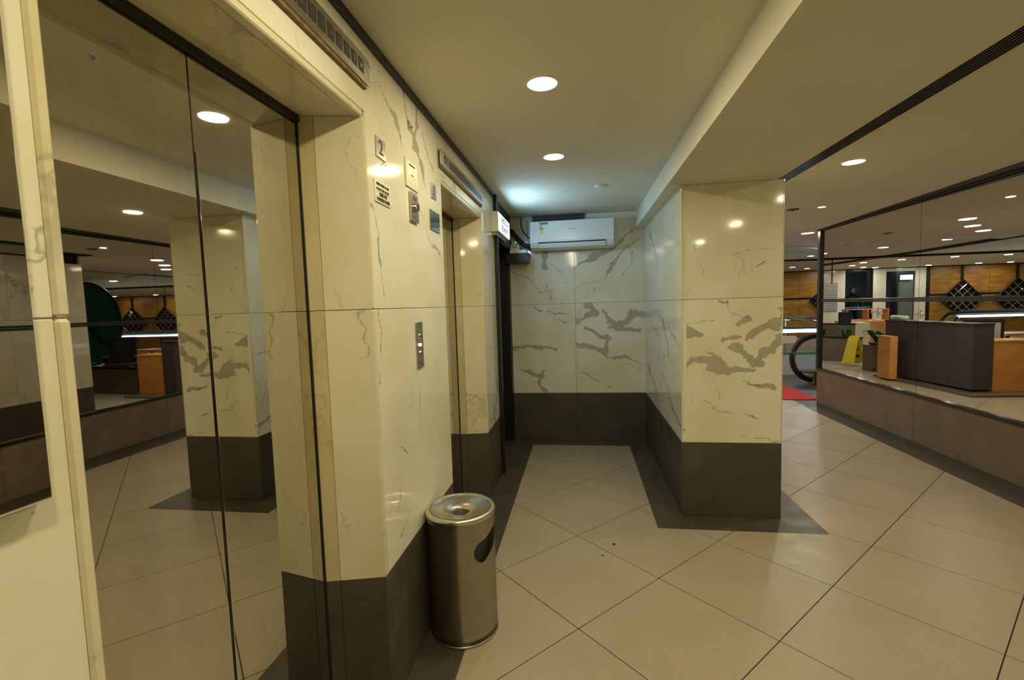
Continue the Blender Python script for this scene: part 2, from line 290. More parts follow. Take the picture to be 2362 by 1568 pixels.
def lettering(name, txt, size, mat, parent, x, y, z, facing='+x', thick=.0006, sx=1.0, align='CENTER', rot=None):
    cu = bpy.data.curves.new(name, 'FONT'); cu.body = txt; cu.size = size; cu.align_x = align; cu.align_y = 'CENTER'; cu.extrude = thick; cu.resolution_u = 3
    tmp = bpy.data.objects.new('tmp', cu); COL.objects.link(tmp)
    dg = bpy.context.evaluated_depsgraph_get(); me = bpy.data.meshes.new_from_object(tmp.evaluated_get(dg)); bpy.data.objects.remove(tmp)
    R = {'+x': Matrix(((0, 0, 1), (1, 0, 0), (0, 1, 0))), '-y': Matrix(((1, 0, 0), (0, 0, -1), (0, 1, 0)))}[facing].to_4x4()
    me.transform(Matrix.Translation((x, y, z)) @ R @ Matrix.Diagonal((sx, 1, 1, 1)))
    me.name = name; me.materials.clear(); me.materials.append(mat)
    o = bpy.data.objects.new(name, me); COL.objects.link(o); o.parent = parent
    if parent is not None: o.matrix_parent_inverse = Matrix.Translation(-parent.location) if parent.parent is None and parent.type == 'EMPTY' else Matrix.Identity(4)
    return o

# ================================================================ floor
GAP = .0024
def clip(poly, x0, x1, y0, y1):
    for ax, lim, sg in ((0, x0, 1), (0, x1, -1), (1, y0, 1), (1, y1, -1)):
        out = []
        for i in range(len(poly)):
            a, b = poly[i-1], poly[i]; da, db = (a[ax]-lim)*sg, (b[ax]-lim)*sg
            if (da >= 0) != (db >= 0): k = da/(da-db); out.append((a[0]+(b[0]-a[0])*k, a[1]+(b[1]-a[1])*k))
            if db >= 0: out.append(b)
        poly = out
        if len(poly) < 3: return []
    return poly
BX, BX2, BY, BYC = -0.515, 0.468, 4.756, 3.005
XB3 = 2.915
rects = [(BX, BX2, -2.6, BY), (BX2, XB3, -2.6, BYC), (1.485, XB3, BYC, 5.75), (-14, XB3, 5.75, 6.62), (-14, 2.95, 6.62, 7.02), (-14, 1.9, 7.02, 17.9), (1.9, 3.32, 8.62, 17.9), (3.32, 9.8, 9.9, 17.9)]
floor = struct('floor', B(-14.2, 10, -2.8, 18.2, -.12, -.004), M['grout'])
AL, OX, OY = 0.7722, -0.0366, 2.0118
ud = (math.sin(AL)*.6, math.cos(AL)*.6); vd = (math.cos(AL)*.6, -math.sin(AL)*.6)
far = bmesh.new(); ntile = 0
for i in range(-30, 50):
    for j in range(-40, 40):
        g = GAP/.6
        quad = [(OX + (i+a)*ud[0] + (j+b)*vd[0], OY + (i+a)*ud[1] + (j+b)*vd[1]) for a, b in ((g, g), (1-g, g), (1-g, 1-g), (g, 1-g))]
        cx = sum(q[0] for q in quad)/4; cy = sum(q[1] for q in quad)/4
        if cx < -14.5 or cx > 10.2 or cy < -3.2 or cy > 18.5: continue
        pcs = [c for c in (clip(quad, *r) for r in rects) if c]
        if not pcs: continue
        near = -1.2 < cx < 3.3 and 0 < cy < 9.3 and (cy < 5.6 or cx > -.9)
        bm = bmesh.new() if near else far
        for c in pcs:
            try: prism(bm, c, -.004, .0) if near else bm.faces.new([bm.verts.new((p[0], p[1], 0)) for p in c])
            except ValueError: pass
        if near:
            o = obj('floor_tile', bm, M['tile'], floor); ntile += 1
bmesh.ops.recalc_face_normals(far, faces=far.faces[:])
for f_ in far.faces:
    if f_.normal.z < 0: f_.normal_flip()
tag(obj('far_tiles', far, M['tile'], floor), kind='stuff')
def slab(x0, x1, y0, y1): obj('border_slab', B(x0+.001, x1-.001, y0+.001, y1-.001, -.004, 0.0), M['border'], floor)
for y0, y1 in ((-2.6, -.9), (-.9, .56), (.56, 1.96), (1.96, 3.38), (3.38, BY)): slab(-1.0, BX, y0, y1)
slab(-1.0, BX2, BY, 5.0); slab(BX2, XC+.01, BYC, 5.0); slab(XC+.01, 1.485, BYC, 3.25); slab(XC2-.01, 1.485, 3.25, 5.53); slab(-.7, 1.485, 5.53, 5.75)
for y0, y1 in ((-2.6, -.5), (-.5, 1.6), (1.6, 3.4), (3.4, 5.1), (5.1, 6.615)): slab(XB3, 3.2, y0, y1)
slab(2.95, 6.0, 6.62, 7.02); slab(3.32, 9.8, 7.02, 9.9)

# ================================================================ ceiling
ceil = struct('ceiling', B(-1.2, .60, -2.8, 5.0, ZL, ZL+.1), M['ceil'])
obj('hall_ceiling_panel', B(1.22, 3.4, -2.8, 5.6, ZR, ZR+.12), M['ceil'], ceil)
obj('hall_ceiling_panel', B(-14.2, 10, 5.6, 8.3, ZR, ZR+.12), M['ceil'], ceil)
obj('hall_ceiling_panel', B(-14.2, 10, 8.3, 18.2, ZF, ZF+.12), M['ceil'], ceil)
obj('hall_ceiling_panel', B(3.4, 10, -2.8, 5.6, ZR, ZR+.12), M['ceil'], ceil)
struct('ceiling_beam', extr(bmesh.new(), [(.565, ZS), (1.245, ZS), (1.245, ZL+.1), (.592, ZL+.1), (.592, ZL)], 'y', -2.8, YCE), M['ceil'])
# curved light bulkhead of the hall ceiling
bm = bmesh.new(); pts = []
N = 26
for k in range(N+1):
    a = math.radians(-38 + 112*k/N); pts.append((1.0 + 4.6*math.sin(a)*1.1, 13.1 - 4.9*math.cos(a)))
for i in range(N):
    (x0, y0), (x1, y1) = pts[i], pts[i+1]; dx, dy = x1-x0, y1-y0; L = math.hypot(dx, dy); nx, ny = -dy/L*.5, dx/L*.5
    vs = [bm.verts.new(v) for v in ((x0, y0, ZF-.035), (x1, y1, ZF-.035), (x1+nx, y1+ny, ZF-.035), (x0+nx, y0+ny, ZF-.035), (x0, y0, ZF), (x1, y1, ZF))]
    bm.faces.new(vs[:4]); bm.faces.new((vs[0], vs[1], vs[5], vs[4]))
obj('curved_bulkhead', bm, M['white'], ceil)

# ================================================================ walls
def panel(parent, mat, x0, x1, y0, y1, z0, z1, name='marble_panel', g=.0011, bev=.0012, grow=''):
    return obj(name, B(x0, x1, y0, y1, z0, z1, bev=bev), mat, parent)
G = .0011
# --- left wall: solid core behind thin slabs
wl = struct('wall_left', B(-1.25, XD-.14, -2.8, 5.0, 0, ZL+.05), M['grout'])
def lwall(y0, y1, zs, mats, name='marble_panel'):
    for (z0, z1), m in zip(zs, mats): panel(wl, M[m], XL-.03, XL, y0+G, y1-G, z0+G, z1-G, 'stone_panel' if m == 'stone' else name)
full = [(0, ZB), (ZB, ZJ), (ZJ, ZL-.002)]
Y0, Y1, Y2A, Y2B, Y3 = .556, 1.512, 2.402, 3.382, 3.90
lwall(-1.7, -.62, full, ['stone', 'marble', 'marble']); lwall(-.62, Y0-.02, full, ['stone', 'marble', 'marble'])
lwall(Y1+.02, Y2A, full, ['stone', 'pier_low', 'pier_up']); lwall(Y2B+.02, Y3, full, ['stone', 'marble', 'marble'])
core = bmesh.new()
for a, b in ((-2.8, Y0-.03), (Y1+.06, Y2A-.03), (Y2B+.06, Y3)): abox(core, XD-.14, XL-.03, a, b, 0, ZL)
for a, b in ((Y0-.03, Y1+.06), (Y2A-.03, Y2B+.06)): abox(core, XD-.14, XL-.03, a, b, ZO+.035, ZL)
obj('wall_core', core, M['grout'], wl)
def bead(y, z0, z1, mat):                     # rounded corner strip beside an opening
    bm = bmesh.new(); abox(bm, XL-.03, XL+.0035, y, y+.02, z0+G, z1-G, bev=.0045); return obj('corner_bead', bm, M[mat], wl)
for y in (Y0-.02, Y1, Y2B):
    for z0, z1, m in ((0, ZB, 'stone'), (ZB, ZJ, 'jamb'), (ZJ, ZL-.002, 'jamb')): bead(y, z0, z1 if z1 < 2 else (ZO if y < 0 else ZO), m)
# headers and linings of both openings
for a, b, y1d in ((Y0, Y1, 1.462), (Y2A, Y2B, 3.34)):
    panel(wl, M['jamb'], XL-.03, XL+.002, a, b, ZO, ZO+.024, 'lintel_bead', bev=.004)
    panel(wl, M['marble'], XL-.03, XL, a, b+.02, ZO+.026, 2.205, 'lintel_panel')
    panel(wl, M['marble'], XL-.03, XL, a, b+.02, 2.207, ZL-.002, 'lintel_panel')
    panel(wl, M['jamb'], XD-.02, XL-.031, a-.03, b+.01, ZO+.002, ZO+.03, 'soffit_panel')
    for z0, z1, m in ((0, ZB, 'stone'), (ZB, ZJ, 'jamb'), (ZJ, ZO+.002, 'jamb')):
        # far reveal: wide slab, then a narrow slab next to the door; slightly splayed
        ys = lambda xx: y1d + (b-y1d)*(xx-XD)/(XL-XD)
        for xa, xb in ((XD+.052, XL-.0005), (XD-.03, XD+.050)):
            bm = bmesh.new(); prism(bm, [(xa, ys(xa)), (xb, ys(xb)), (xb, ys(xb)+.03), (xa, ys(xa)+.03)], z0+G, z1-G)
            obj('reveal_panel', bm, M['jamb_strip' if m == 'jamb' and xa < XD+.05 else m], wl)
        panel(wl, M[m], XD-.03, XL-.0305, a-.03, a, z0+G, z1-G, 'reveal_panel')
struct('trim_1', B(XL-.005, XL+.016, -2.7, Y3-.02, ZL-.028, ZL-.001), M['black'])

# --- back wall of the lift lobby and the solid block right of it
wb = struct('wall_back', B(-1.25, 1.25, YB+.03, YCE-.03, 0, ZL+.05), M['grout'])
def bwall(x0, x1, zs, mats, y=YB, par=wb):
    for (z0, z1), m in zip(zs, mats): panel(par, M[m], x0+G, x1-G, y, y+.03, z0+G, z1-G, 'stone_panel' if m == 'stone' else 'marble_panel')
bwall(-.735, -.054, full, ['stone', 'back_low_left', 'back_up_left']); bwall(-.054, XC+.02, full, ['stone', 'back_low', 'back_up'])
# column
wc = struct('wall_column', B(XC+.03, XC2-.03, YC+.03, YB+.1, 0, ZS+.02), M['grout'])
cz = [(0, ZB), (ZB, ZJ), (ZJ, ZS)]
bwall(XC+.008, XC2, cz, ['stone', 'col_low', 'col_up'], YC, wc)
for (z0, z1), m in zip(cz, ['stone', 'colL_low_reflections', 'colL_up_reflections']): panel(wc, M[m], XC, XC+.03, YC-.001, YB-.001, z0+G, z1-G, 'stone_panel' if m == 'stone' else 'marble_panel')
for a, b in ((YC+.031, 4.35), (4.35, YCE)):
    for (z0, z1), m in zip(cz, ['stone', 'marble', 'marble']): panel(wc, M[m], XC2-.03, XC2, a+G, b-G, z0+G, z1-G, 'stone_panel' if m == 'stone' else 'marble_panel')
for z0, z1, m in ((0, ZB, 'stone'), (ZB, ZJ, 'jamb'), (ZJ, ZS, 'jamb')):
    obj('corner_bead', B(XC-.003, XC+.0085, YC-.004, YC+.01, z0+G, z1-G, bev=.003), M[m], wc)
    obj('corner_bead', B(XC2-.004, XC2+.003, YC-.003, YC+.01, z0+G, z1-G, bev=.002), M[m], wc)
for x0, x1 in ((-1.2, -.2), (-.2, .6), (.6, XC2)):
    for (z0, z1), m in zip([(0, ZB), (ZB, ZJ), (ZJ, ZR)], ['stone', 'marble', 'marble']): panel(wb, M[m], x0+G, x1-G, YCE-.03, YCE, z0+G, z1-G, 'stone_panel' if m == 'stone' else 'marble_panel')
# rough opening above the air conditioner: exposed bracket board and duct slot
obj('duct_slot', B(-.48, .05, YB-.035, YB-.001, ZL-.075, ZL-.004), M['display'], wb)
# --- exit door in the left wall
dr = struct('door_1', B(XL-.03, XL+.03, Y3, Y3+.055, 0, ZL-.001), M['black'])
obj('door_frame', B(-.86, -.737, 4.885, YB-.001, 0, ZL-.001), M['black'], dr)
obj('door_frame', B(-.88, XL-.002, Y3+.056, 4.884, 2.03, ZL-.001), M['black'], dr)
obj('door_leaf', B(-.90, -.86, Y3+.03, 4.884, .01, 2.03), M['black'], dr)
obj('vision_strip', B(-.859, -.853, 4.10, 4.16, .2, 1.95), M['steel'], dr)
obj('push_bar', tube(bmesh.new(), [(-.855, 4.15, 1.0), (-.82, 4.17, 1.0), (-.82, 4.75, 1.0), (-.855, 4.77, 1.0)], .014), M['steel'], dr)
# --- mirror wall on the right
YM = 6.655
wr = struct('wall_right', B(XM+.02, XM+.2, -2.8, YM-.002, 0, ZR), M['black'])
ys = [-2.8, -.9, 1.0, 2.92, 4.85, YM-.01]
for a, b in zip(ys, ys[1:]):
    obj('stone_panel', B(XM-.012, XM+.019, a+G, b-G, .05, .485, bev=.0015), M['lowwall'], wr)
    obj('mirror_panel', B(XM+.004, XM+.018, a+.0022, b-.0022, .515, 2.29), M['mirror'], wr)
obj('stone_panel', B(XM-.012, XM+.2, YM-.01, YM+.02, .0, .485, bev=.0015), M['lowwall'], wr)
obj('plinth_strip', B(XM-.006, XM+.019, -2.8, YM, 0, .049), M['stone'], wr)
obj('sill', B(XM-.03, XM+.03, -2.8, YM+.03, .487, .514, bev=.008), M['blackgloss'], wr)
obj('end_post', B(XM-.022, XM+.2, YM-.028, YM+.03, .514, ZR-.002), M['black'], wr)
obj('head_rail', B(XM-.035, XM+.019, -2.8, YM+.03, 2.297, ZR-.002, bev=.003), M['black'], wr)
obj('middle_rail', B(XM-.012, XM+.0035, -2.7, YM-.03, 1.378, 1.398, bev=.003), M['black'], wr); obj('middle_rail', B(XM-.012, XM+.0035, -2.7, YM-.03, 1.4, 1.42, bev=.003), M['black'], wr)
obj('head_soffit', prism(bmesh.new(), [(XM-.036, YM+.02), (XM-.036, -2.7), (2.78, -2.7), (2.86, 1.0), (2.95, 3.7)], ZR-.006, ZR-.001), M['brown'], wr)
# --- hall outer walls
bm = bmesh.new(); abox(bm, -14.2, -4.68, 18.22, 18.4, 0, ZF); abox(bm, -4.28, -3.91, 18.22, 18.4, 0, ZF); abox(bm, -3.0, 10, 18.22, 18.4, 0, ZF)
wf = struct('wall_far', bm, M['stone'])
def fpan(mat, x0, x1, z0=0., z1=ZF-.03, y=18.0, name='wall_panel'): return obj(name, B(x0+.004, x1-.004, y, y+.05, z0+.002, z1), mat, wf)
xs = [-14.1, -12.5, -10.9, -9.3, -7.45, -5.66]
for a, b in zip(xs, xs[1:]): fpan(M['panelwood'], a, b)
xs = [2.6, 4.4, 6.1, 7.75, 9.9]
for a, b in zip(xs, xs[1:]): fpan(M['panelwood'], a, b)
fpan(M['black'], -5.66, -5.54); fpan(M['marble'], -5.54, -5.20); fpan(M['marble'], -4.30, -3.89); fpan(M['marble'], -3.0, -.2); fpan(M['marble'], -.2, 2.6)
fpan(M['marble'], -5.20, -4.30, 2.22, ZF-.03); fpan(M['black'], -14.1, 9.9, ZF-.03, ZF-.001, name='top_band')
obj('dado_band', B(2.6, 9.9, 17.985, 18.0, 1.35, 1.41), M['black'], wf); obj('dado_band', B(-14.1, -5.66, 17.985, 18.0, 1.35, 1.41), M['black'], wf)
struct('wall_side', B(-14.3, -14.2, 5.0, 18.2, 0, ZF), M['panelwood']); struct('wall_outer', B(10, 10.1, -2.8, 18.4, 0, ZF), M['stone'])
struct('wall_front', B(-1.25, 10, -2.95, -2.8, 0, ZL+.05), M['marble']); struct('wall_shaft', B(-14.2, -1.25, 5.0, 5.3, 0, ZF), M['stone'])
# glazed office in the far wall
room = struct('wall_office', B(-5.6, -2.6, 21.0, 21.1, 0, ZF), M['shop'])
obj('office_floor', B(-5.6, -2.6, 18.4, 21.0, -.05, 0), M['tile'], room); obj('office_ceiling', B(-5.6, -2.6, 18.2, 21.1, ZF, ZF+.1), M['ceil'], room)
obj('office_side', B(-5.7, -5.6, 18.3, 21, 0, ZF), M['shop'], room); obj('office_side', B(-2.6, -2.5, 18.3, 21, 0, ZF), M['shop'], room)
# ================================================================ lift doors
def lift(y0, y1, yg, label):
    r = thing('lift_doors', (XD-.02, (y0+y1)/2, 0), label, 'elevator doors', 'pairs of lift doors')
    for a, b in ((y0+.004, yg-.0022), (yg+.0022, y1-.012)):
        lf = obj('door_leaf', B(XD-.03, XD, a, b, .006, ZO-.022, bev=.0012), M['door'], r)
    obj('centre_seal', B(XD-.02, XD-.004, yg-.004, yg+.004, .006, ZO-.02), M['rubber'], r)
    obj('edge_strip', B(XD-.012, XD+.0035, yg+.0024, yg+.0048, .01, ZO-.25), M['brass' if False else 'chrome'], r)
    obj('head_gap_shade', B(XD-.03, XD+.012, y0, y1-.008, ZO-.021, ZO+.001), M['rubber'], r)  # black strip standing in for the shadowed gap above the leaves
    obj('side_seal', B(XD-.03, XD+.004, y1-.011, y1, .0, ZO-.001), M['rubber'], r)
    obj('threshold', B(XD-.05, XD+.03, y0, y1, .0005, .006), M['steel'], r)
    return r
L1 = lift(Y0, 1.468, 1.028, 'wide mirror-polished steel lift doors with scratches and a small key hole up high')
obj('key_hole', disc_x(bmesh.new(), XD, .802, 1.955, .0075, .0015), M['chrome'], L1); obj('key_slot', disc_x(bmesh.new(), XD+.0015, .802, 1.955, .0048, .0006), M['ink'], L1)
L2 = lift(Y2A, 3.345, 2.87, 'mirror-polished steel lift doors behind the steel bin, beside the exit door')

# floor indicators over the lifts
def indicator(y0, y1, z0, z1, cells, step, first, w, label, lit=None):
    r = thing('floor_indicator', (XL, (y0+y1)/2, z0), label, 'floor indicator', 'lift floor indicators')
    obj('packing_board', B(XL, XL+.012, y0+.01, y1-.02, z0-.012, z1-.012), M['brass'], r)
    obj('face_plate', B(XL+.012, XL+.0155, y0, y1, z0, z1, bev=.0008), M['steel'], r)
    for yy in (y1-.018, y0+.018): obj('screw', disc_x(bmesh.new(), XL+.0155, yy, (z0+z1)/2, .0028, .001, 8), M['chrome'], r)
    zc, h = (z0+z1)/2+.002, (z1-z0)*.48
    for k, txt in enumerate(cells):
        y = first + step*k
        fr = obj('number_window', B(XL+.0155, XL+.0165, y-w/2, y+w/2, zc-h/2, zc+h/2), M['display'], r)
        obj('window_inset', B(XL+.0165, XL+.0168, y-w/2+.003, y+w/2-.003, zc-h/2+.003, zc+h/2-.003), M['red' if lit == k else 'steel'] if lit == k else M['plasticgrey' if False else 'display'], fr)
        lettering('number', txt, h*.62, M['steel'], fr, XL+.0169, y, zc, sx=.75)
fl = ['G', '1', '2', '3', '4', '5', '6', '7', '8', '9', '10', '11', '12', '14', '15', '16', '17', '18', '19', '20', '21', '22', '23', '24']
indicator(.50, 1.558, 2.21, 2.298, fl[::-1][-16:] + ['▲'], .0465, .750, .036, 'long steel floor indicator panel over the wide lift doors, plywood packing showing below')
indicator(2.362, 3.418, 2.192, 2.274, ['▲'] + fl[:20], .0465, 2.45, .034, 'long steel floor indicator panel above the lift beyond the bin, one window lit red', lit=1)

# plates on the pier
def plate(name, y0, y1, z0, z1, mat, label, cat, th=.004, group=None):
    r = thing(name, (XL, (y0+y1)/2, z0), label, cat, group)
    obj('plate', B(XL, XL+th, y0, y1, z0, z1, bev=.0008), M[mat], r); return r
r = plate('number_plate', 1.606, 1.690, 2.003, 2.075, 'steel', 'square steel plate numbered 2 on the marble pier', 'number plate', group='lift number plates'); lettering('numeral', '2', .072, M['ink'], r, XL+.0045, 1.648, 2.039, sx=1.1)
r = plate('number_plate', 2.224, 2.304, 1.993, 2.068, 'steel', 'small steel plate numbered 1 beside the opening of the farther lift', 'number plate', group='lift number plates'); lettering('numeral', '1', .07, M['ink'], r, XL+.0045, 2.264, 2.030, sx=.9)
r = thing('wall_hook', (XL, 1.67, 1.985), 'small clear hook stuck under the plate numbered 2', 'hook'); obj('hook_body', tube(bmesh.new(), [(XL+.001, 1.668, 2.0), (XL+.004, 1.668, 1.988), (XL+.010, 1.670, 1.984), (XL+.013, 1.672, 1.990)], .0022, 6), M['perspex'], r)
r = thing('wall_hook', (XL, 1.953, 2.225), 'dull metal bracket high on the marble pier, near the ceiling trim', 'hook'); obj('hook_body', tube(bmesh.new(), [(XL+.002, 1.950, 2.250), (XL+.006, 1.950, 2.225), (XL+.014, 1.955, 2.221), (XL+.018, 1.955, 2.228)], .004, 6), M['steel'], r)
r = plate('fire_notice', 1.579, 1.713, 1.840, 1.918, 'steel', 'etched metal fire notice in English and Chinese under the plate numbered 2', 'notice'); r.children[0].data.materials[0] = M['paper']
for k, (tx, sz, sx_) in enumerate((('WHEN THERE IS A FIRE', .0135, .78), ('DO NOT USE THE LIFT', .0135, .80), ('如遇火警', .0145, 1.1), ('切勿使用升降機', .0145, 1.1))):
    lettering('lettering', tx, sz, M['ink'], r, XL+.0046, 1.646, 1.905-.0178*k, sx=sx_)
obj('rule', B(XL+.004, XL+.0046, 1.60, 1.70, 1.8775, 1.8785), M['ink'], r)
r = plate('use_permit', 1.885, 2.030, 1.969, 2.085, 'perspex', 'framed cream certificate behind a clear cover above the key switch', 'certificate', .006)
obj('paper_sheet', B(XL+.006, XL+.0066, 1.895, 2.020, 1.977, 2.077), M['paper'], r)
for k, (tx, sz) in enumerate((('升降機使用許可證', .0085), ('L', .009), ('LIFT PERMIT', .006), ('', .004))):
    if tx: lettering('lettering', tx, sz, M['ink'], r, XL+.0068, 1.957, 2.064-.02*k)
for z in (2.015, 2.004, 1.993, 1.985): obj('text_rule', B(XL+.0066, XL+.0069, 1.905, 2.01, z, z+.0008), M['ink'], r)
r = plate('key_switch', 1.917, 2.004, 1.831, 1.951, 'steel', 'vertical steel key switch plate with red lettering under the certificate', 'key switch', .012)
obj('lock_ring', disc_x(bmesh.new(), XL+.012, 1.960, 1.893, .019, .014, 24), M['chrome'], r); obj('lock_core', disc_x(bmesh.new(), XL+.026, 1.960, 1.893, .012, .001, 20), M['ink'], r)
lettering('lettering', "FIREMAN'S\nSWITCH", .0105, M['red'], r, XL+.0125, 1.960, 1.928); lettering('lettering', 'OFF', .011, M['red'], r, XL+.0125, 1.960, 1.850)
obj('screw', disc_x(bmesh.new(), XL+.012, 1.960, 1.945, .003, .001, 8), M['ink'], r)
r = plate('camera_plate', 2.186, 2.338, 1.836, 1.933, 'door', 'blank grey steel blanking plate below the plate numbered 1', 'wall plate', .005); lettering('lettering', 'LIFT LOBBY', .010, M['steel'], r, XL+.0055, 2.262, 1.918)
r = plate('lift_call_panel', 1.924, 2.004, 1.199, 1.400, 'steel', 'slim vertical steel lift call panel with two buttons and a key slot', 'call panel', .006)
for z, m, rr in ((1.337, 'chrome', .011), (1.300, 'lampcool', .006), (1.262, 'chrome', .011)): obj('button', disc_x(bmesh.new(), XL+.006, 1.964, z, rr, .004, 18), M[m], r)
for z in (1.385, 1.215): obj('screw', disc_x(bmesh.new(), XL+.006, 1.964, z, .0035, .001, 8), M['ink'], r)
obj('button_core', disc_x(bmesh.new(), XL+.010, 1.964, 1.337, .006, .001, 12), M['ink'], r); obj('button_core', disc_x(bmesh.new(), XL+.010, 1.964, 1.262, .006, .001, 12), M['ink'], r)
# mirrored notice case at the near end of the left wall
r = thing('notice_case', (XL, .2, 1.228), 'mirror-faced notice case with a bright polished edge on the marble wall', 'notice case')
obj('frame', B(XL, XL+.022, -.55, .498, 1.228, 2.15, bev=.003), M['chrome'], r); obj('mirror_face', B(XL+.0221, XL+.0235, -.545, .493, 1.233, 2.145), M['door'], r)
obj('dark_inner_edge', B(XL+.0236, XL+.0245, .40, .425, 1.245, 2.13), M['display'], r)

# ================================================================ steel bin
BXc, BYc, BR, BH = -.552, 1.978, .1505, .566
bin_ = thing('litter_bin', (BXc, BYc, 0), 'round brushed steel litter bin with an ashtray top standing by the marble pier', 'litter bin')
bm = bmesh.new(); n = 72; zs = [0.012, .06, .2, .34]; nz = 26; za, zb_ = .345, .535
zs = [0.010, .05, .15, .25] + [.32 + (.548-.32)*k/nz for k in range(nz+1)]
angc = math.radians(-16); holes = []
grid = [[bm.verts.new((BXc + BR*math.cos(2*math.pi*i/n), BYc + BR*math.sin(2*math.pi*i/n), z)) for i in range(n)] for z in zs]
def inhole(a, z):
    s = ((a - angc + math.pi) % (2*math.pi) - math.pi)*BR; w = z - .440
    # slanted pear: lower lobe towards the pier, narrow end rising to the far side
    t_ = max(0, min(1, (s+.055)/.13)); cz = -.028 + .062*t_; rad = .047 - .012*t_
    return math.hypot(s - (-.055 + .13*t_), w - cz) < rad
for a, b, z0, z1 in zip(grid, grid[1:], zs, zs[1:]):
    for i in range(n):
        j = (i+1) % n; am = 2*math.pi*(i+.5)/n
        if not inhole(am, (z0+z1)/2): bm.faces.new((a[i], a[j], b[j], b[i]))
# snap hole border vertices onto the smooth outline
for row in grid:
    for i, v in enumerate(row):
        if any(len(e.link_faces) == 1 for e in v.link_edges) and .33 < v.co.z < .54:
            a = 2*math.pi*i/n; z = v.co.z; s = ((a-angc+math.pi) % (2*math.pi)-math.pi)*BR
            t_ = max(0, min(1, (s+.055)/.13)); cs, cz, rad = -.055+.13*t_, .440-.028+.062*t_, .047-.012*t_
            d = math.hypot(s-cs, z-cz)
            if d > 1e-4: ns, nz_ = cs+(s-cs)*rad/d, cz+(z-cz)*rad/d; aa = angc+ns/BR; v.co = Vector((BXc+BR*math.cos(aa), BYc+BR*math.sin(aa), nz_))
bmesh.ops.solidify(bm, geom=bm.faces[:], thickness=.0015)
bod = obj('bin_body', bm, M['binsteel'], bin_, True)
obj('inner_liner', lathe(bmesh.new(), [(.120, .02), (.120, .53)], BXc, BYc), M['rubber'], bin_, True)
obj('foot_ring', lathe(bmesh.new(), [(.148, 0), (.153, .001), (.153, .010), (.148, .012)], BXc, BYc), M['steel'], bin_, True)
obj('lid_rim', lathe(bmesh.new(), [(.150, .546), (.1555, .547), (.1565, .552), (.1565, .558), (.1550, .564), (.150, .5675), (.136, .566), (.1350, .5655), (.1350, .560)], BXc, BYc, n=96, cap=False), M['binsteel'], bin_, True)
tr = obj('ash_tray', lathe(bmesh.new(), [(.1325, .5655), (.131, .5648), (.085, .555), (.043, .546), (.0405, .544), (.0400, .52)], BXc, BYc, n=96, cap=False), M['binsteel'], bin_, True)
obj('tray_gap', lathe(bmesh.new(), [(.1350, .5640), (.1322, .5640)], BXc, BYc, n=96, cap=False), M['ink'], bin_)
obj('tray_well', lathe(bmesh.new(), [(.0399, .47), (.0399, .535)], BXc, BYc), M['ink'], bin_, True)

# ================================================================ exit sign box
r = thing('exit_light_box', (XL, 4.05, 2.067), 'white lit exit light box on the wall over the black door', 'exit sign')
obj('housing', B(XL, -.642, 3.765, 4.345, 2.062, 2.222, bev=.003), M['white'], r)
obj('lit_face', B(-.642, -.636, 3.772, 4.338, 2.070, 2.214), M['exitface'], r)
lettering('lettering', '出口', .056, M['ink'], r, -.6345, 4.055, 2.176, sx=3.2, thick=.001); lettering('lettering', 'EXIT', .060, M['ink'], r, -.6345, 4.055, 2.106, sx=2.6, thick=.001)
obj('lower_bracket', B(XL, -.665, 3.80, 4.32, 2.038, 2.061), M['steel'], r)
ld = bpy.data.lights.new('sign_light', 'AREA'); ld.shape = 'RECTANGLE'; ld.size = .55; ld.size_y = .14; ld.energy = 6.0; ld.color = (.40, .70, 1.)
lo = bpy.data.objects.new('sign_light', ld); COL.objects.link(lo); lo.parent = r; lo.matrix_parent_inverse = Matrix.Translation(-r.location)
lo.matrix_basis = Matrix.Translation((-.630, 4.055, 2.142)) @ Matrix(((0, 0, -1), (1, 0, 0), (0, 1, 0))).to_4x4() @ Matrix.Rotation(math.radians(0), 4, 'X')
# ================================================================ air conditioner
r = thing('air_conditioner', (-.07, YB, 2.01), 'white split air conditioner unit with an energy label high on the back wall', 'air conditioner')
sec = lambda k: [(YB-.012, 2.015), (YB-.10, 2.010), (YB-.185, 2.035), (YB-.200, 2.062), (YB-.205, 2.080), (YB-.208, 2.25), (YB-.200, 2.292), (YB-.17, 2.298), (YB-.012, 2.298)]
bm = extr(bmesh.new(), sec(0), 'x', -.492, .345); bmesh.ops.bevel(bm, geom=[e for e in bm.edges if abs(e.verts[0].co.x-e.verts[1].co.x) < .001], offset=.008, segments=2, affect='EDGES')
obj('body', bm, M['plastic'], r)
pts = []
for k in range(17): u = k/16; pts.append((-.487 + .827*u, 2.078 + .020*math.sin(math.pi*u)))
bm = bmesh.new(); extr(bm, pts + [(.340, 2.289), (-.487, 2.289)], 'y', YB-.2135, YB-.2075); obj('front_cover', bm, M['plastic'], r)
obj('outlet_slot', extr(bmesh.new(), [(YB-.186, 2.036), (YB-.2085, 2.066), (YB-.2088, 2.084), (YB-.18, 2.084)], 'x', -.41, .262), M['ink'], r)
obj('louvre_flap', extr(bmesh.new(), [(YB-.150, 2.016), (YB-.192, 2.030), (YB-.2105, 2.060), (YB-.2115, 2.070), (YB-.206, 2.070), (YB-.185, 2.038), (YB-.15, 2.026)], 'x', -.408, .260), M['plastic'], r)
el = obj('energy_label', B(-.398, -.300, YB-.2145, YB-.2136, 2.155, 2.283), M['paper'], r)
obj('label_band', B(-.392, -.306, YB-.2149, YB-.2146, 2.258, 2.280), plain('teal print', (.03, .22, .32), .5), el); obj('label_band', B(-.392, -.365, YB-.2149, YB-.2146, 2.232, 2.248), plain('green print', (.12, .40, .10), .5), el)
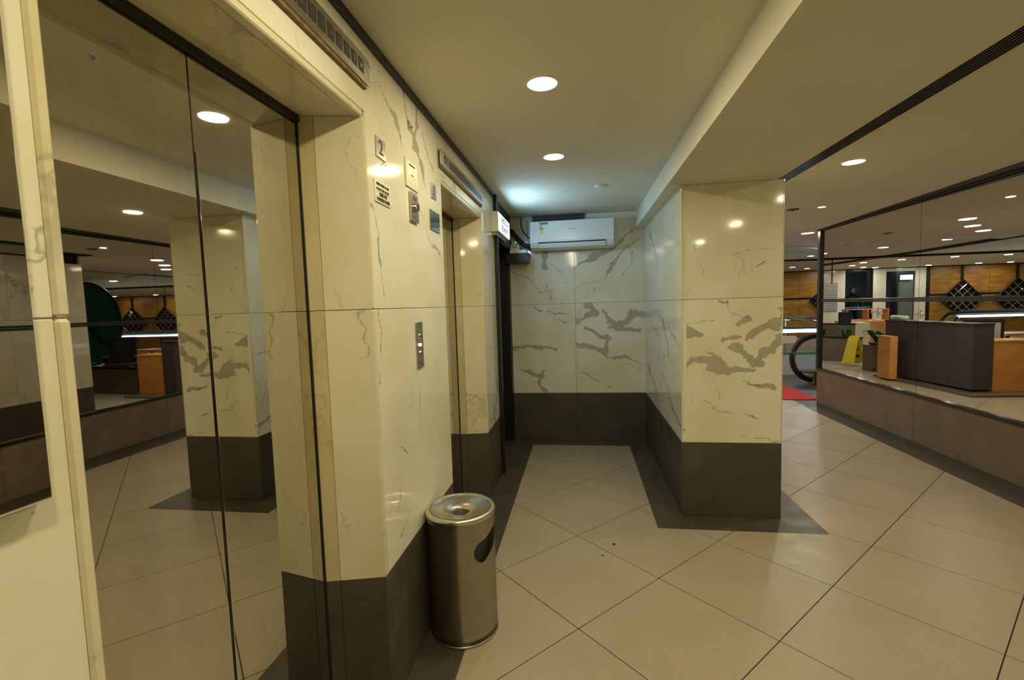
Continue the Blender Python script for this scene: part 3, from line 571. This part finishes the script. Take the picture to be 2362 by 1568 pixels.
obj('label_band', B(-.392, -.350, YB-.2149, YB-.2146, 2.214, 2.224), M['red'], el); obj('label_panel', B(-.342, -.306, YB-.2149, YB-.2146, 2.168, 2.240), M['white'], el)
for k in range(4): obj('label_band', B(-.392, -.350, YB-.2149, YB-.2146, 2.170+.011*k, 2.174+.011*k), plain('olive print', (.35, .36, .08), .5), el)
lettering('badge', 'Hisense', .017, M['ink'], r, -.07, YB-.2140, 2.205, facing='-y', sx=1.25)
# pipework and clutter left of it
r = thing('insulated_pipe', (-.5, YB-.1, 2.05), 'thick black insulated pipe sloping down from the exit box to the air conditioner', 'pipe')
obj('insulation', tube(bmesh.new(), [(-.700, 4.86, 2.235), (-.66, 4.85, 2.185), (-.61, 4.845, 2.125), (-.56, 4.84, 2.075), (-.51, 4.84, 2.058), (-.5005, 4.85, 2.055)], .024, 12), M['rubber'], r, True)
r = thing('cable', (-.6, YB-.02, 2.3), 'thin black cable hanging from the ceiling to the air conditioner', 'cable')
obj('cable_run', tube(bmesh.new(), [(-.60, YB-.015, ZL-.01), (-.598, YB-.015, 2.28), (-.575, YB-.02, 2.22), (-.53, YB-.03, 2.17), (-.485, YB-.04, 2.13)], .0055, 6), M['rubber'], r, True)
r = thing('access_cover', (-.51, YB, 2.1), 'pale blue grey cover strip behind the air conditioner', 'cover'); obj('board', B(-.535, -.46, YB-.012, YB-.0005, 2.10, 2.345), M['plasticgrey'], r); obj('edge', B(-.540, -.535, YB-.013, YB-.0005, 2.10, 2.345), M['display'], r)
r = thing('wall_shelf', (-.63, YB, 1.89), 'small black box shelf in the corner under the white router', 'shelf')
obj('shelf_board', B(-.770, -.512, 4.72, YB-.001, 1.972, 1.982), M['black'], r); obj('shelf_box', B(-.735, -.516, 4.722, YB-.001, 1.893, 1.972, bev=.002), M['black'], r)
r = thing('router', (-.61, 4.80, 1.982), 'white plastic router box with side vents on the black corner shelf', 'router')
obj('case', B(-.700, -.530, 4.735, 4.87, 1.982, 2.018, bev=.005), M['plastic'], r)
up_ = obj('vented_top', B(-.698, -.605, 4.738, 4.87, 2.014, 2.070, bev=.008), M['plastic'], r)
for k in range(8): obj('vent_slot', B(-.690+.009*k, -.686+.009*k, 4.736, 4.7385, 2.035, 2.060), M['display'], up_)
r = thing('alarm_sensor', (-.665, 4.9, 2.10), 'grey sensor box with a green light behind the exit box', 'sensor'); obj('case', B(-.70, -.625, 4.88, YB-.001, 2.075, 2.15, bev=.003), M['plasticgrey'], r)
obj('indicator_light', lathe(bmesh.new(), [(.0035, 0), (.0035, .007)], -.655, 4.8795, 2.108, 10), M['led'], r)
# ceiling items
def downlight(x, y, z, col, power, rad, label, group, cool=False):
    r = thing('downlight', (x, y, z), label, 'downlight', group)
    obj('trim_ring', lathe(bmesh.new(), [(rad+.012, -.0005), (rad+.011, -.004), (rad+.001, -.005), (rad, -.001)], x, y, z, 32, cap=False), M['white'], r, True)
    obj('diffuser', lathe(bmesh.new(), [(rad, -.0040), (rad*.98, -.0012)], x, y, z, 32), M['lampcool' if cool else 'lamp'], r)
    ld = bpy.data.lights.new('lamp_light', 'AREA'); ld.shape = 'DISK'; ld.size = rad*1.9; ld.energy = power; ld.color = col
    lo = bpy.data.objects.new('lamp_light', ld); COL.objects.link(lo); lo.parent = r; lo.location = (0, 0, -.008)
    return r
LBL = ['round downlight in the lobby ceiling, the one in front of the lift doors', 'round downlight in the lobby ceiling, the one nearer the air conditioner', 'round downlight overhead beside the first lift', 'round downlight over the near end of the lobby', 'round downlight behind the viewer in the lobby',
       'round downlight in the hall ceiling right of the marble column', 'round downlight in the hall ceiling near the mirror wall', 'round downlight in the hall passage overhead', 'round downlight at the near end of the hall passage', 'round downlight at the far end of the mirror wall']
FAR = {0: 'first of the three clustered downlights above the counter in the mirror', 1: 'middle one of the three clustered downlights above the counter in the mirror', 2: 'last of the three clustered downlights above the counter in the mirror', 3: 'downlight just beside the cluster of three in the mirror', 4: 'lone downlight in the middle of the mirror panel next to the end post', 5: 'downlight right beside the mirror end post, in the mirror',
       11: 'brightest downlight in the gap between marble column and mirror post', 12: 'small downlight over the golden wall in the gap, closer to the column', 13: 'small downlight over the golden wall in the gap, closer to the mirror post'}
for k, (x, y, z, c, p, rd) in enumerate(LAMPS):
    downlight(x, y, z, c, p, rd, LBL[k] if k < 10 else FAR.get(k-10, 'one of the small round downlights in the far hall ceiling, some added unseen'), 'lobby downlights' if k < 10 else 'far hall downlights', k >= 10)
r = downlight(2.32, 4.96, ZR, (1., .96, .95), 2.0, .033, 'small white spot lamp between the column and the mirror wall', 'lobby downlights', True)
r = thing('slot_diffuser', (1.6, 1, ZR), 'long black slotted air diffuser in the ceiling beside the beam', 'air diffuser')
obj('back_box', B(1.36, 1.522, -2.7, 5.5, ZR-.003, ZR-.0005), M['black'], r)
for k in range(10): obj('slat', B(1.365+.0160*k, 1.371+.0160*k, -2.7, 5.5, ZR-.014, ZR-.003), M['display'], r)
def smoke(x, y, label):
    r = thing('ceiling_vent', (x, y, ZR), label, 'ceiling vent', 'small ceiling vents')
    obj('vent_ring', lathe(bmesh.new(), [(.055, 0), (.05, -.008), (.03, -.010), (.025, -.004)], x, y, ZR, 24), M['display'], r, True)
Pv = Vector((0, 0, EYE)) + _ray((1829-1181)/F_PX, (483-784)/F_PX)*((ZR-EYE)/_ray((1829-1181)/F_PX, (483-784)/F_PX).z)
smoke(Pv.x, Pv.y, 'small dark round vent in the hall ceiling by the column'); smoke(1.9, 7.4, 'small dark round vent in the far ceiling seen in the mirror')
bm = lathe(bmesh.new(), [(.05, 0), (.048, -.006), (.02, -.008)], .18, 3.85, ZL, 24); tag(obj('smoke_detector', bm, M['white'], None, True), 'flat white disc detector on the lobby ceiling near the air conditioner', 'smoke detector')

# ================================================================ things in the hall
# red carpet
tag(obj('red_carpet', B(1.92, 3.30, 7.03, 8.60, .0, .010), M['carpet']), 'red carpet on the floor in front of the escalator', 'carpet')
# escalators
def escalator(loc, length, label, dz=0.0):
    r = thing('escalator', loc, label, 'escalator', 'escalators in the hall'); x, y, z = loc
    R = .385; cz = z + .43 + dz
    def path(rad): return [(x+length, y, cz+rad)] + [(x + R - rad*math.sin(a)*1.0, y, cz + rad*math.cos(a)) for a in [math.pi*k/18 for k in range(19)]] + [(x+length, y, cz-rad)]
    obj('handrail', tube(bmesh.new(), path(R), .034, 10), M['rubber'], r, True)
    obj('newel_ring', tube(bmesh.new(), path(R-.045), .014, 8), M['chrome'], r, True)
    bm = bmesh.new(); pr = path(R-.05); extr(bm, [(p[0], p[2]) for p in pr], 'y', y-.005, y+.005); obj('glass_panel', bm, M['glass'], r)
    obj('skirt_panel', B(x+.30, x+length, y-.10, y+.10, z, z+.22, bev=.01), M['steel'], r)
    obj('deck_trim', B(x+.12, x+length, y-.16, y+.16, z+.20, z+.235, bev=.01), M['chrome'], r)
    obj('light_strip', B(x+.55, x+length, y+.02, y+.05, cz+R-.085, cz+R-.05), M['tube'], r)
    return r
e1 = escalator((3.48, 8.35, 0), 5.5, 'escalator with a black looped handrail beyond the end of the mirror wall')
r = thing('escalator_balustrade', (3.3, 9.35, 0), 'glass escalator balustrade with a bright tube light and green strip behind the looped handrail', 'balustrade')
obj('top_rail', B(2.9, 9, 9.30, 9.40, .865, .905, bev=.01), M['rubber'], r); obj('light_strip', B(2.9, 9, 9.31, 9.35, .795, .850), M['tube'], r)
obj('glass_panel', B(2.9, 9, 9.34, 9.35, .42, .79), M['glass'], r); obj('green_strip', B(2.9, 9, 9.30, 9.39, .40, .43), plain('green rail', (.08, .32, .12), .5), r)
obj('lower_panel', B(2.9, 9, 9.33, 9.37, 0, .40), M['plasticgrey'], r)
sg = obj('symbol_sign', B(3.02, 3.95, 9.28, 9.295, .60, .73), M['paper'], r)
for k in range(3): obj('symbol', lathe(bmesh.new(), [(.03, 0), (.012, .05)], 3.62-.18*k, 9.277, .64, 8), M['ink'], sg)
r = thing('steel_railing', (4, 10.5, 0), 'steel tube railing with a sloping rail beyond the escalator', 'railing')
for z in (1.02, .97): obj('rail', tube(bmesh.new(), [(3.6, 10.5, z), (9.5, 10.5, z)], .022), M['chrome'], r)
obj('sloping_rail', tube(bmesh.new(), [(3.6, 10.4, 1.22), (5.4, 10.4, .78)], .030), M['chrome'], r)
for x in (4.25, 5.6, 7.0, 8.4): obj('post', tube(bmesh.new(), [(x, 10.5, 0), (x, 10.5, 1.02)], .02), M['steel'], r)
# second pair of escalators across the hall (seen in the mirrors): reuse with half-turn
for (x, y, ln) in ((-1.95, 12.1, 3.8), (-2.75, 12.8, 3.8)):
    c = copy_tree(e1, (x, y, 0), 'escalator with a bright strip, seen in the mirror wall, ' + ('front one' if y < 12.5 else 'rear one')); c.rotation_euler = (0, 0, math.pi)
    c.scale = (.75, 1, 1.19)

# smoke curtain track and glass across the hall ceiling
r = thing('smoke_curtain', (0, 12.3, ZF), 'black ceiling track with glass smoke curtain across the far hall', 'smoke curtain')
obj('track', B(-14, 9.9, 12.30, 12.36, ZF-.05, ZF-.001), M['black'], r)
for x in (-9, -4.2, 0.2, 3.9): obj('glass_joint', B(x, x+.02, 12.31, 12.33, 1.75, ZF-.05), M['display'], r)
obj('track', tube(bmesh.new(), [(-.7, 14.6, ZF-.03), (-.93, 11.4, ZF-.03), (-.83, 8.75, ZF-.03), (-.6, 6.0, ZF-.03)], .028, 6), M['black'], r)

# reception counter (seen in the mirror wall)
r = thing('reception_counter', (.85, 8.5, 0), 'charcoal reception counter in front of the mirror wall', 'counter')
cp = [(.925, 9.05), (.755, 7.42), (.485, 7.44), (.62, 9.05)]
obj('counter_body', prism(bmesh.new(), cp, .06, .985), M['counter'], r); obj('counter_top', prism(bmesh.new(), [(.94, 9.06), (.77, 7.405), (.48, 7.43), (.61, 9.06)], .985, 1.003), M['display'], r)
obj('plinth', prism(bmesh.new(), [(1.07, 9.1), (.94, 7.16), (-.15, 7.22), (-.15, 7.50), (.47, 7.6), (.6, 9.1)], .0, .03), M['lowwall'], r)
tag(obj('orange_block', B(1.02, 1.135, 8.56, 8.89, .0305, .75, bev=.003), M['orange']), 'small upright orange laminate block against the charcoal counter', 'pedestal')
r = thing('orange_desk', (.24, 7.6, 0), 'orange laminate desk at the end of the charcoal counter', 'desk')
obj('front_panel', B(-.06, .478, 7.45, 7.48, .0305, .735), M['orange'], r); obj('desk_top', B(-.07, .480, 7.44, 7.80, .735, .76, bev=.002), M['orange'], r); obj('side_panel', B(-.06, -.035, 7.48, 7.79, .0305, .735), M['orange'], r); obj('side_panel', B(.45, .475, 7.48, 7.79, .0305, .735), M['orange'], r)
def office_chair(loc, rz, label, mesh, scale=1.0):
    r = thing('office_chair', (0, 0, 0), label, 'office chair', 'office chairs in the reception')
    bm = bmesh.new(); abox(bm, -.24, .24, -.24, .24, .44, .50, bev=.03); obj('seat', bm, M['cloth'], r)
    bm = bmesh.new()
    for v in ((-.23, .215), (.19, .235)): abox(bm, v[0], v[0]+.04, .22, .25, .52, 1.02, bev=.01)
    abox(bm, -.23, .23, .22, .25, .98, 1.04, bev=.01); abox(bm, -.23, .23, .22, .25, .50, .56, bev=.01); obj('back_frame', bm, M['cloth'], r)
    obj('backrest', B(-.19, .19, .228, .242, .55, .99), mesh, r)
    obj('column', lathe(bmesh.new(), [(.03, .1), (.03, .45)], 0, 0, n=12), M['black'], r)
    for k in range(5):
        a = 2*math.pi*k/5; lg = obj('leg', tube(bmesh.new(), [(0, 0, .10), (.28*math.cos(a), .28*math.sin(a), .07)], .018, 6), M['black'], r)
        obj('castor', lathe(bmesh.new(), [(.025, 0), (.03, .02), (.025, .05)], .27*math.cos(a), .27*math.sin(a), n=10), M['black'], lg)
    for sx_ in (-.27, .25): obj('armrest', B(sx_, sx_+.03, -.12, .2, .63, .66, bev=.008), M['black'], r)
    r.location = loc; r.rotation_euler = (0, 0, rz); r.scale = (scale,)*3; return r
office_chair((.10, 8.25, 0), math.radians(200), 'black framed office chair with a pale mesh back behind the orange desk', M['greymesh'])
office_chair((-.22, 13.0, 0), math.radians(150), 'black office chair by the marble wall across the hall', M['cloth'])
office_chair((-1.5, 8.4, 0), math.radians(30), 'black office chair behind the low dark partition', M['cloth'])
# fans
def fan(loc, label, s=1.0, rz=0):
    r = thing('desk_fan', (0, 0, 0), label, 'fan', 'white desk fans')
    obj('base', lathe(bmesh.new(), [(.075, 0), (.075, .015), (.03, .03)], 0, 0, n=20), M['plastic'], r, True); obj('stand', tube(bmesh.new(), [(0, 0, .02), (0, 0, .16)], .012), M['plastic'], r)
    obj('motor', tube(bmesh.new(), [(0, .0, .19), (0, .09, .19)], .035, 12), M['plastic'], r, True)
    cg = bmesh.new()
    for k in range(16): a = 2*math.pi*k/16; tube(cg, [(.02*math.cos(a), -.06, .19+.02*math.sin(a)), (.09*math.cos(a), -.055, .19+.09*math.sin(a)), (.115*math.cos(a), -.02, .19+.115*math.sin(a)), (.06*math.cos(a), .01, .19+.06*math.sin(a))], .0018, 4)
    tube(cg, [(.115*math.cos(2*math.pi*k/24), -.02, .19+.115*math.sin(2*math.pi*k/24)) for k in range(24)], .004, 5, True); obj('guard', cg, M['plastic'], r)
    for k in range(3):
        a = 2*math.pi*k/3; bl = bmesh.new(); vs = [bl.verts.new((rr*math.cos(a+da), -.03+dy, .19+rr*math.sin(a+da))) for rr, da, dy in ((.015, -.3, 0), (.095, -.45, .012), (.10, .25, -.012), (.02, .5, 0))]; bl.faces.new(vs); bmesh.ops.solidify(bl, geom=bl.faces[:], thickness=.002); obj('blade', bl, M['plasticgrey'], r)
    r.location = loc; r.rotation_euler = (0, 0, rz); r.scale = (s,)*3
fan((.77, 8.45, 1.003), 'small white desk fan standing on the charcoal counter', .62, math.radians(70)); fan((-1.62, 13.75, .75), 'white desk fan on the beech desk across the hall', 1.25, math.radians(60))
tag(obj('paper_roll', tube(bmesh.new(), [(.80, 8.72, 1.043), (.78, 9.12, 1.043)], .038, 14), M['white'], None, True), 'white paper roll lying on the charcoal counter', 'paper roll')
# low planter walls, plants, wet floor sign
def lowwall(p, q, h, th, label):
    d = Vector((q[0]-p[0], q[1]-p[1])).normalized(); nx, ny = -d.y*th, d.x*th
    r = thing('planter_wall', (p[0], p[1], 0), label, 'low wall'); pts = [p, q, (q[0]+nx, q[1]+ny), (p[0]+nx, p[1]+ny)]
    obj('wall_body', prism(bmesh.new(), pts, 0, h-.02), M['lowwall'], r); cx, cy = sum(a[0] for a in pts)/4, sum(a[1] for a in pts)/4
    obj('black_cap', prism(bmesh.new(), [(cx+(a[0]-cx)*1.02, cy+(a[1]-cy)*1.08) for a in pts], h-.02, h+.005), M['blackgloss'], r)
lowwall((.28, 10.95), (1.35, 11.75), .54, .15, 'low brown stone planter wall behind the yellow sign'); lowwall((.0, 11.75), (1.35, 12.75), .80, .15, 'taller stone planter wall behind the plants')
lowwall((-3.2, 8.0), (-.20, 7.55), .50, .15, 'long low dark partition left of the orange desk')
def plant(x, y, n, h, label, big=False, z0=0.):
    r = thing('potted_plant', (x, y, z0), label, 'plant', 'plants behind the low wall')
    ph = .32 if not z0 else .05; obj('pot', lathe(bmesh.new(), [(.10, 0), (.13, ph), (.12, ph)], x, y, z0, n=20), M['counter'], r, True)
    for k in range(n):
        a = random.uniform(0, 6.28); ln = random.uniform(.12, .19)*(1.5 if big else 1); ht = h*random.uniform(.75, 1.1); w = .035*(1.6 if big else 1); bm = bmesh.new(); L = []
        for q in range(6):
            u = q/5; rr = ln*u; zz = z0 + ph-.02 + (ht-ph)*(1-(1-u)**2) - .10*u**3; ww = w*math.sin(math.pi*min(1, u*.9+.08)); cx, cy = x+rr*math.cos(a), y+rr*math.sin(a)
            L.append((bm.verts.new((cx-ww*math.sin(a), cy+ww*math.cos(a), zz)), bm.verts.new((cx+ww*math.sin(a), cy-ww*math.cos(a), zz+.004))))
        for a_, b_ in zip(L, L[1:]): bm.faces.new((a_[0], a_[1], b_[1], b_[0]))
        bmesh.ops.solidify(bm, geom=bm.faces[:], thickness=.001); obj('leaf', bm, M['leaf'], r)
PL = ['nearest the mirror post', 'the middle one', 'nearest the counter']
for k, (x, y) in enumerate(((1.10, 12.03), (.74, 11.70), (.33, 11.40))): plant(x, y, 18, .78, 'leafy green plant behind the low brown stone wall, ' + PL[k])
r = thing('planter_box', (.66, 9.77, 0), 'stone planter box beside the charcoal counter', 'planter'); bm = prism(bmesh.new(), [(.52, 9.60), (.80, 9.62), (.80, 9.94), (.52, 9.92)], 0, .50); obj('box_body', bm, M['lowwall'], r)
plant(.66, 9.77, 9, .34, 'broad-leaved plant in the stone planter box beside the charcoal counter', True, .50)
r = thing('wet_floor_sign', (.69, 10.45, 0), 'yellow folding wet floor sign standing in front of the low stone wall', 'wet floor sign')
for s_ in (-1, 1):
    bm = bmesh.new(); pts = [(-.13, 0), (-.09, 0), (-.085, .04), (.085, .04), (.09, 0), (.13, 0), (.10, .55), (.07, .60), (-.07, .60), (-.10, .55)]
    extr(bm, pts, 'y', -.008, .008); bm.transform(Matrix.Translation((.69, 10.45, 0)) @ Matrix.Rotation(math.radians(65), 4, 'Z') @ Matrix.Translation((0, s_*.0, .60)) @ Matrix.Rotation(math.radians(s_*15), 4, 'X') @ Matrix.Translation((0, 0, -.60)))
    bm.transform(Matrix.Translation((0, 0, .02))); pn = obj('board', bm, M['yellow'], r)
    for z, w, h_, m in ((.42, .10, .05, 'ink'), (.28, .09, .10, 'red'), (.14, .10, .05, 'ink')):
        bm = B(-w/2, w/2, -s_*.0105-.0025, -s_*.0105+.0025, z, z+h_); bm.transform(Matrix.Translation((.69, 10.45, .02)) @ Matrix.Rotation(math.radians(65), 4, 'Z') @ Matrix.Translation((0, 0, .60)) @ Matrix.Rotation(math.radians(s_*15), 4, 'X') @ Matrix.Translation((0, 0, -.60))); obj('print', bm, M[m], pn)
# beech desk with shelf
r = thing('beech_desk', (-1.4, 13.8, 0), 'beech desk with an open shelf unit across the hall', 'desk')
obj('desk_top', B(-2.0, -.75, 13.5, 14.1, .72, .75), M['orange'], r); obj('front_panel', B(-2.0, -1.2, 13.5, 13.53, 0, .72), M['orange'], r)
for x in (-1.98, -.80): obj('side_panel', B(x, x+.03, 13.53, 14.1, 0, .72), M['orange'], r)
r = thing('shelf_unit', (-1.6, 14.2, .75), 'low open beech shelf unit standing on the beech desk', 'shelf unit')
for z in (.7505, 1.04): obj('board', B(-2.12, -1.08, 14.12, 14.4, z, z+.02), M['orange'], r)
for x in (-2.12, -1.62, -1.10): obj('divider', B(x, x+.02, 14.12, 14.4, .77, 1.04), M['orange'], r)
obj('support', B(-2.1, -1.1, 14.15, 14.38, 0, .7505), M['display'], r)
tag(obj('cream_cabinet', B(-1.05, -.55, 13.02, 13.4, 0, .74, bev=.004), M['paper']), 'cream drawer cabinet in front of the beech desk', 'cabinet')
# louvred wall vent, exit door and sign, people in the far office
r = thing('wall_grille', (-2.5, 18, .9), 'grey louvred grille on the far marble wall', 'grille'); obj('grille_frame', B(-2.74, -2.24, 17.97, 17.999, .90, 1.90), M['steel'], r)
for k in range(14): obj('louvre', B(-2.72, -2.26, 17.955, 17.97, .94+.067*k, .965+.067*k), M['plasticgrey'], r)
d2 = struct('door_2', B(-5.18, -4.68, 18.05, 18.10, 0, 2.02), M['doorgreen']); obj('door_frame', B(-4.68, -4.60, 18.0, 18.12, 0, 2.22), M['black'], d2); obj('door_frame', B(-5.20, -4.60, 18.02, 18.2, 2.03, 2.22), M['display'], d2)
r = thing('exit_light_box', (-4.9, 17.95, 1.95), 'small blue-green lit sign over the far grey door', 'exit sign'); obj('lit_face', B(-5.08, -4.72, 17.93, 17.97, 1.93, 2.08), M['exitfar'], r); obj('housing', B(-5.09, -4.71, 17.971, 18.0, 1.92, 2.09), M['white'], r)
for n_, (x0, x1) in enumerate(((-3.89, -3.0), (-4.60, -4.30))):
    w = struct('window_%d' % (n_+1), B(x0+.005, x1-.005, 18.04, 18.055, .02, ZF-.04), M['glass']); obj('frame_bar', B(x0, x1, 18.02, 18.07, ZF-.08, ZF-.03), M['black'], w); obj('frame_bar', B(x0, x0+.03, 18.02, 18.07, 0, ZF-.08), M['black'], w)
tag(obj('office_screen', B(-3.75, -3.45, 20.7, 20.75, 1.25, 1.5), glow('blue screen', (.2, .35, .9), 2.5)), 'blue screen on the back wall of the far office', 'screen')
downlight(-3.5, 19.6, ZF, (.75, .88, 1.), 7., .07, 'round downlight in the far office', 'far hall downlights', True)
def person(x, y, label):
    r = thing('person', (x, y, 0), label, 'person', 'people in the far office')
    me = bpy.data.meshes.new('body'); P = [(0, 0, .95), (0, 0, 1.15), (0, 0, 1.38), (0, -.01, 1.50), (0, -.02, 1.60), (.19, 0, 1.38), (.24, -.02, 1.12), (.22, -.16, .95), (-.19, 0, 1.38), (-.24, -.02, 1.12), (-.20, -.18, .98), (.10, 0, .90), (.11, -.01, .50), (.11, .01, .10), (.11, -.12, .04), (-.10, 0, .90), (-.11, -.01, .50), (-.11, .01, .10), (-.11, -.12, .04)]
    E = [(0, 1), (1, 2), (2, 3), (3, 4), (2, 5), (5, 6), (6, 7), (2, 8), (8, 9), (9, 10), (0, 11), (11, 12), (12, 13), (13, 14), (0, 15), (15, 16), (16, 17), (17, 18)]
    Rr = [.15, .14, .15, .06, .09, .065, .05, .035, .065, .05, .035, .10, .07, .05, .04, .10, .07, .05, .04]
    me.from_pydata([(x+a, y+b, c) for a, b, c in P], E, []); o = bpy.data.objects.new('body', me); COL.objects.link(o)
    me.materials.append(M['suit']); sk = o.modifiers.new('s', 'SKIN'); o.modifiers.new('ss', 'SUBSURF').levels = 2
    for i, v in enumerate(me.skin_vertices[0].data): v.radius = (Rr[i], Rr[i]*.8)
    me.skin_vertices[0].data[0].use_root = True; o.parent = r; o.matrix_parent_inverse = Matrix.Translation(-r.location)
    bm = bmesh.new(); bmesh.ops.create_uvsphere(bm, u_segments=20, v_segments=14, radius=.095); bm.transform(Matrix.Translation((x, y-.03, 1.62)) @ Matrix.Diagonal((.86, 1, 1.2, 1)))
    fc = obj('head', bm, M['skin'], r, True)
    for s_ in (-1, 1): obj('eye', B(x+s_*.03-.011, x+s_*.03+.011, y-.125, y-.120, 1.625, 1.633), M['ink'], fc)
    obj('nose', B(x-.01, x+.01, y-.14, y-.12, 1.585, 1.62, bev=.004), M['skin'], fc); obj('mouth', B(x-.022, x+.022, y-.122, y-.118, 1.558, 1.565), M['red'], fc)
    bm = bmesh.new(); bmesh.ops.create_uvsphere(bm, u_segments=20, v_segments=14, radius=.1); bm.transform(Matrix.Translation((x, y-.005, 1.65)) @ Matrix.Diagonal((.9, .98, 1.1, 1))); obj('hair', bm, M['hair'], r, True)
person(-3.62, 18.75, 'person in dark clothes with black hair standing in the far office'); person(-4.42, 18.9, 'second person in dark clothes beside the far grey door')
# diamond lattices on the wood wall
def diamond(x, label):
    r = thing('diamond_lattice', (x, 17.95, 1.19), label, 'wall ornament', 'diamond shaped steel lattices'); h = .66; cz = 1.30 if x > 0 else 1.20
    q = lambda a, b: (x + (a-b)*h/2, 17.93, cz + (a+b)*h/2)
    obj('frame', tube(bmesh.new(), [q(1, 1), q(-1, 1), q(-1, -1), q(1, -1)], .035, 4, True), M['black'], r)
    obj('dark_back', extr(bmesh.new(), [(x, cz+h), (x-h, cz), (x, cz-h), (x+h, cz)], 'y', 17.965, 17.985), M['blackgloss'], r)
    for k in (-.6, -.2, .2, .6):
        obj('rod', tube(bmesh.new(), [q(k, -.97), q(k, .97)], .016, 6), M['chrome'], r); obj('rod', tube(bmesh.new(), [q(-.97, k), q(.97, k)], .016, 6), M['chrome'], r)
    obj('hanging_post', B(x-.03, x+.03, 17.94, 17.99, cz+h, ZF-.03), M['black'], r)
for k in range(4): diamond(-6.61-1.63*k, 'diamond shaped steel lattice on the golden wood wall, ' + ('beside the marble end', 'second from the marble end', 'third from the marble end', 'fourth from the marble end')[k])
diamond(8.72, 'diamond shaped steel lattice on the golden wood wall beyond the end of the mirror wall')
# round green glass screen
r = thing('round_glass_screen', (-3.7, 9.6, 0), 'large round dark green glass screen in a black ring', 'screen')
ring = [(-3.7 + .98*math.cos(2*math.pi*k/48), 9.6, 1.32 + .98*math.sin(2*math.pi*k/48)) for k in range(48)]
obj('ring', tube(bmesh.new(), ring, .035, 8, True), M['black'], r, True); obj('glass_disc', extr(bmesh.new(), [(p[0], p[2]) for p in ring], 'y', 9.59, 9.61), M['greenpanel'], r)
obj('brace', tube(bmesh.new(), [(-4.4, 9.56, 2.0), (-3.0, 9.56, .64)], .02, 6), M['black'], r)
for x in (-4.2, -3.2): obj('foot', B(x-.05, x+.05, 9.55, 9.65, 0, .5), M['black'], r)
r = thing('side_table', (-2.2, 9.9, 0), 'low orange table near the round green screen', 'table'); obj('table_top', B(-2.7, -1.5, 9.75, 10.3, .62, .66), M['orange'], r)
for x, y in ((-2.65, 9.8), (-1.55, 9.8), (-2.65, 10.25), (-1.55, 10.25)): obj('leg', B(x-.02, x+.02, y-.02, y+.02, 0, .62), M['black'], r)

# dark chips of dirt on the floor tiles
for k, (px_, py_, rr) in enumerate(((1416, 1255, .012), (1390, 1281, .007))):
    d = _ray((px_-1181)/F_PX, (py_-784)/F_PX); P = Vector((0, 0, EYE)) - d*(EYE/d.z)
    bm = bmesh.new(); n = 7; prism(bm, [(P.x+rr*random.uniform(.7, 1.1)*math.cos(2*math.pi*i/n), P.y+rr*random.uniform(.7, 1.1)*math.sin(2*math.pi*i/n)) for i in range(n)], .0002, .0016)
    tag(obj('dirt_speck', bm, M['rubber']), ('larger dark speck on the floor tiles in front of the marble column', 'smaller dark speck on the floor tiles in front of the marble column')[k], 'speck', 'specks on the floor')
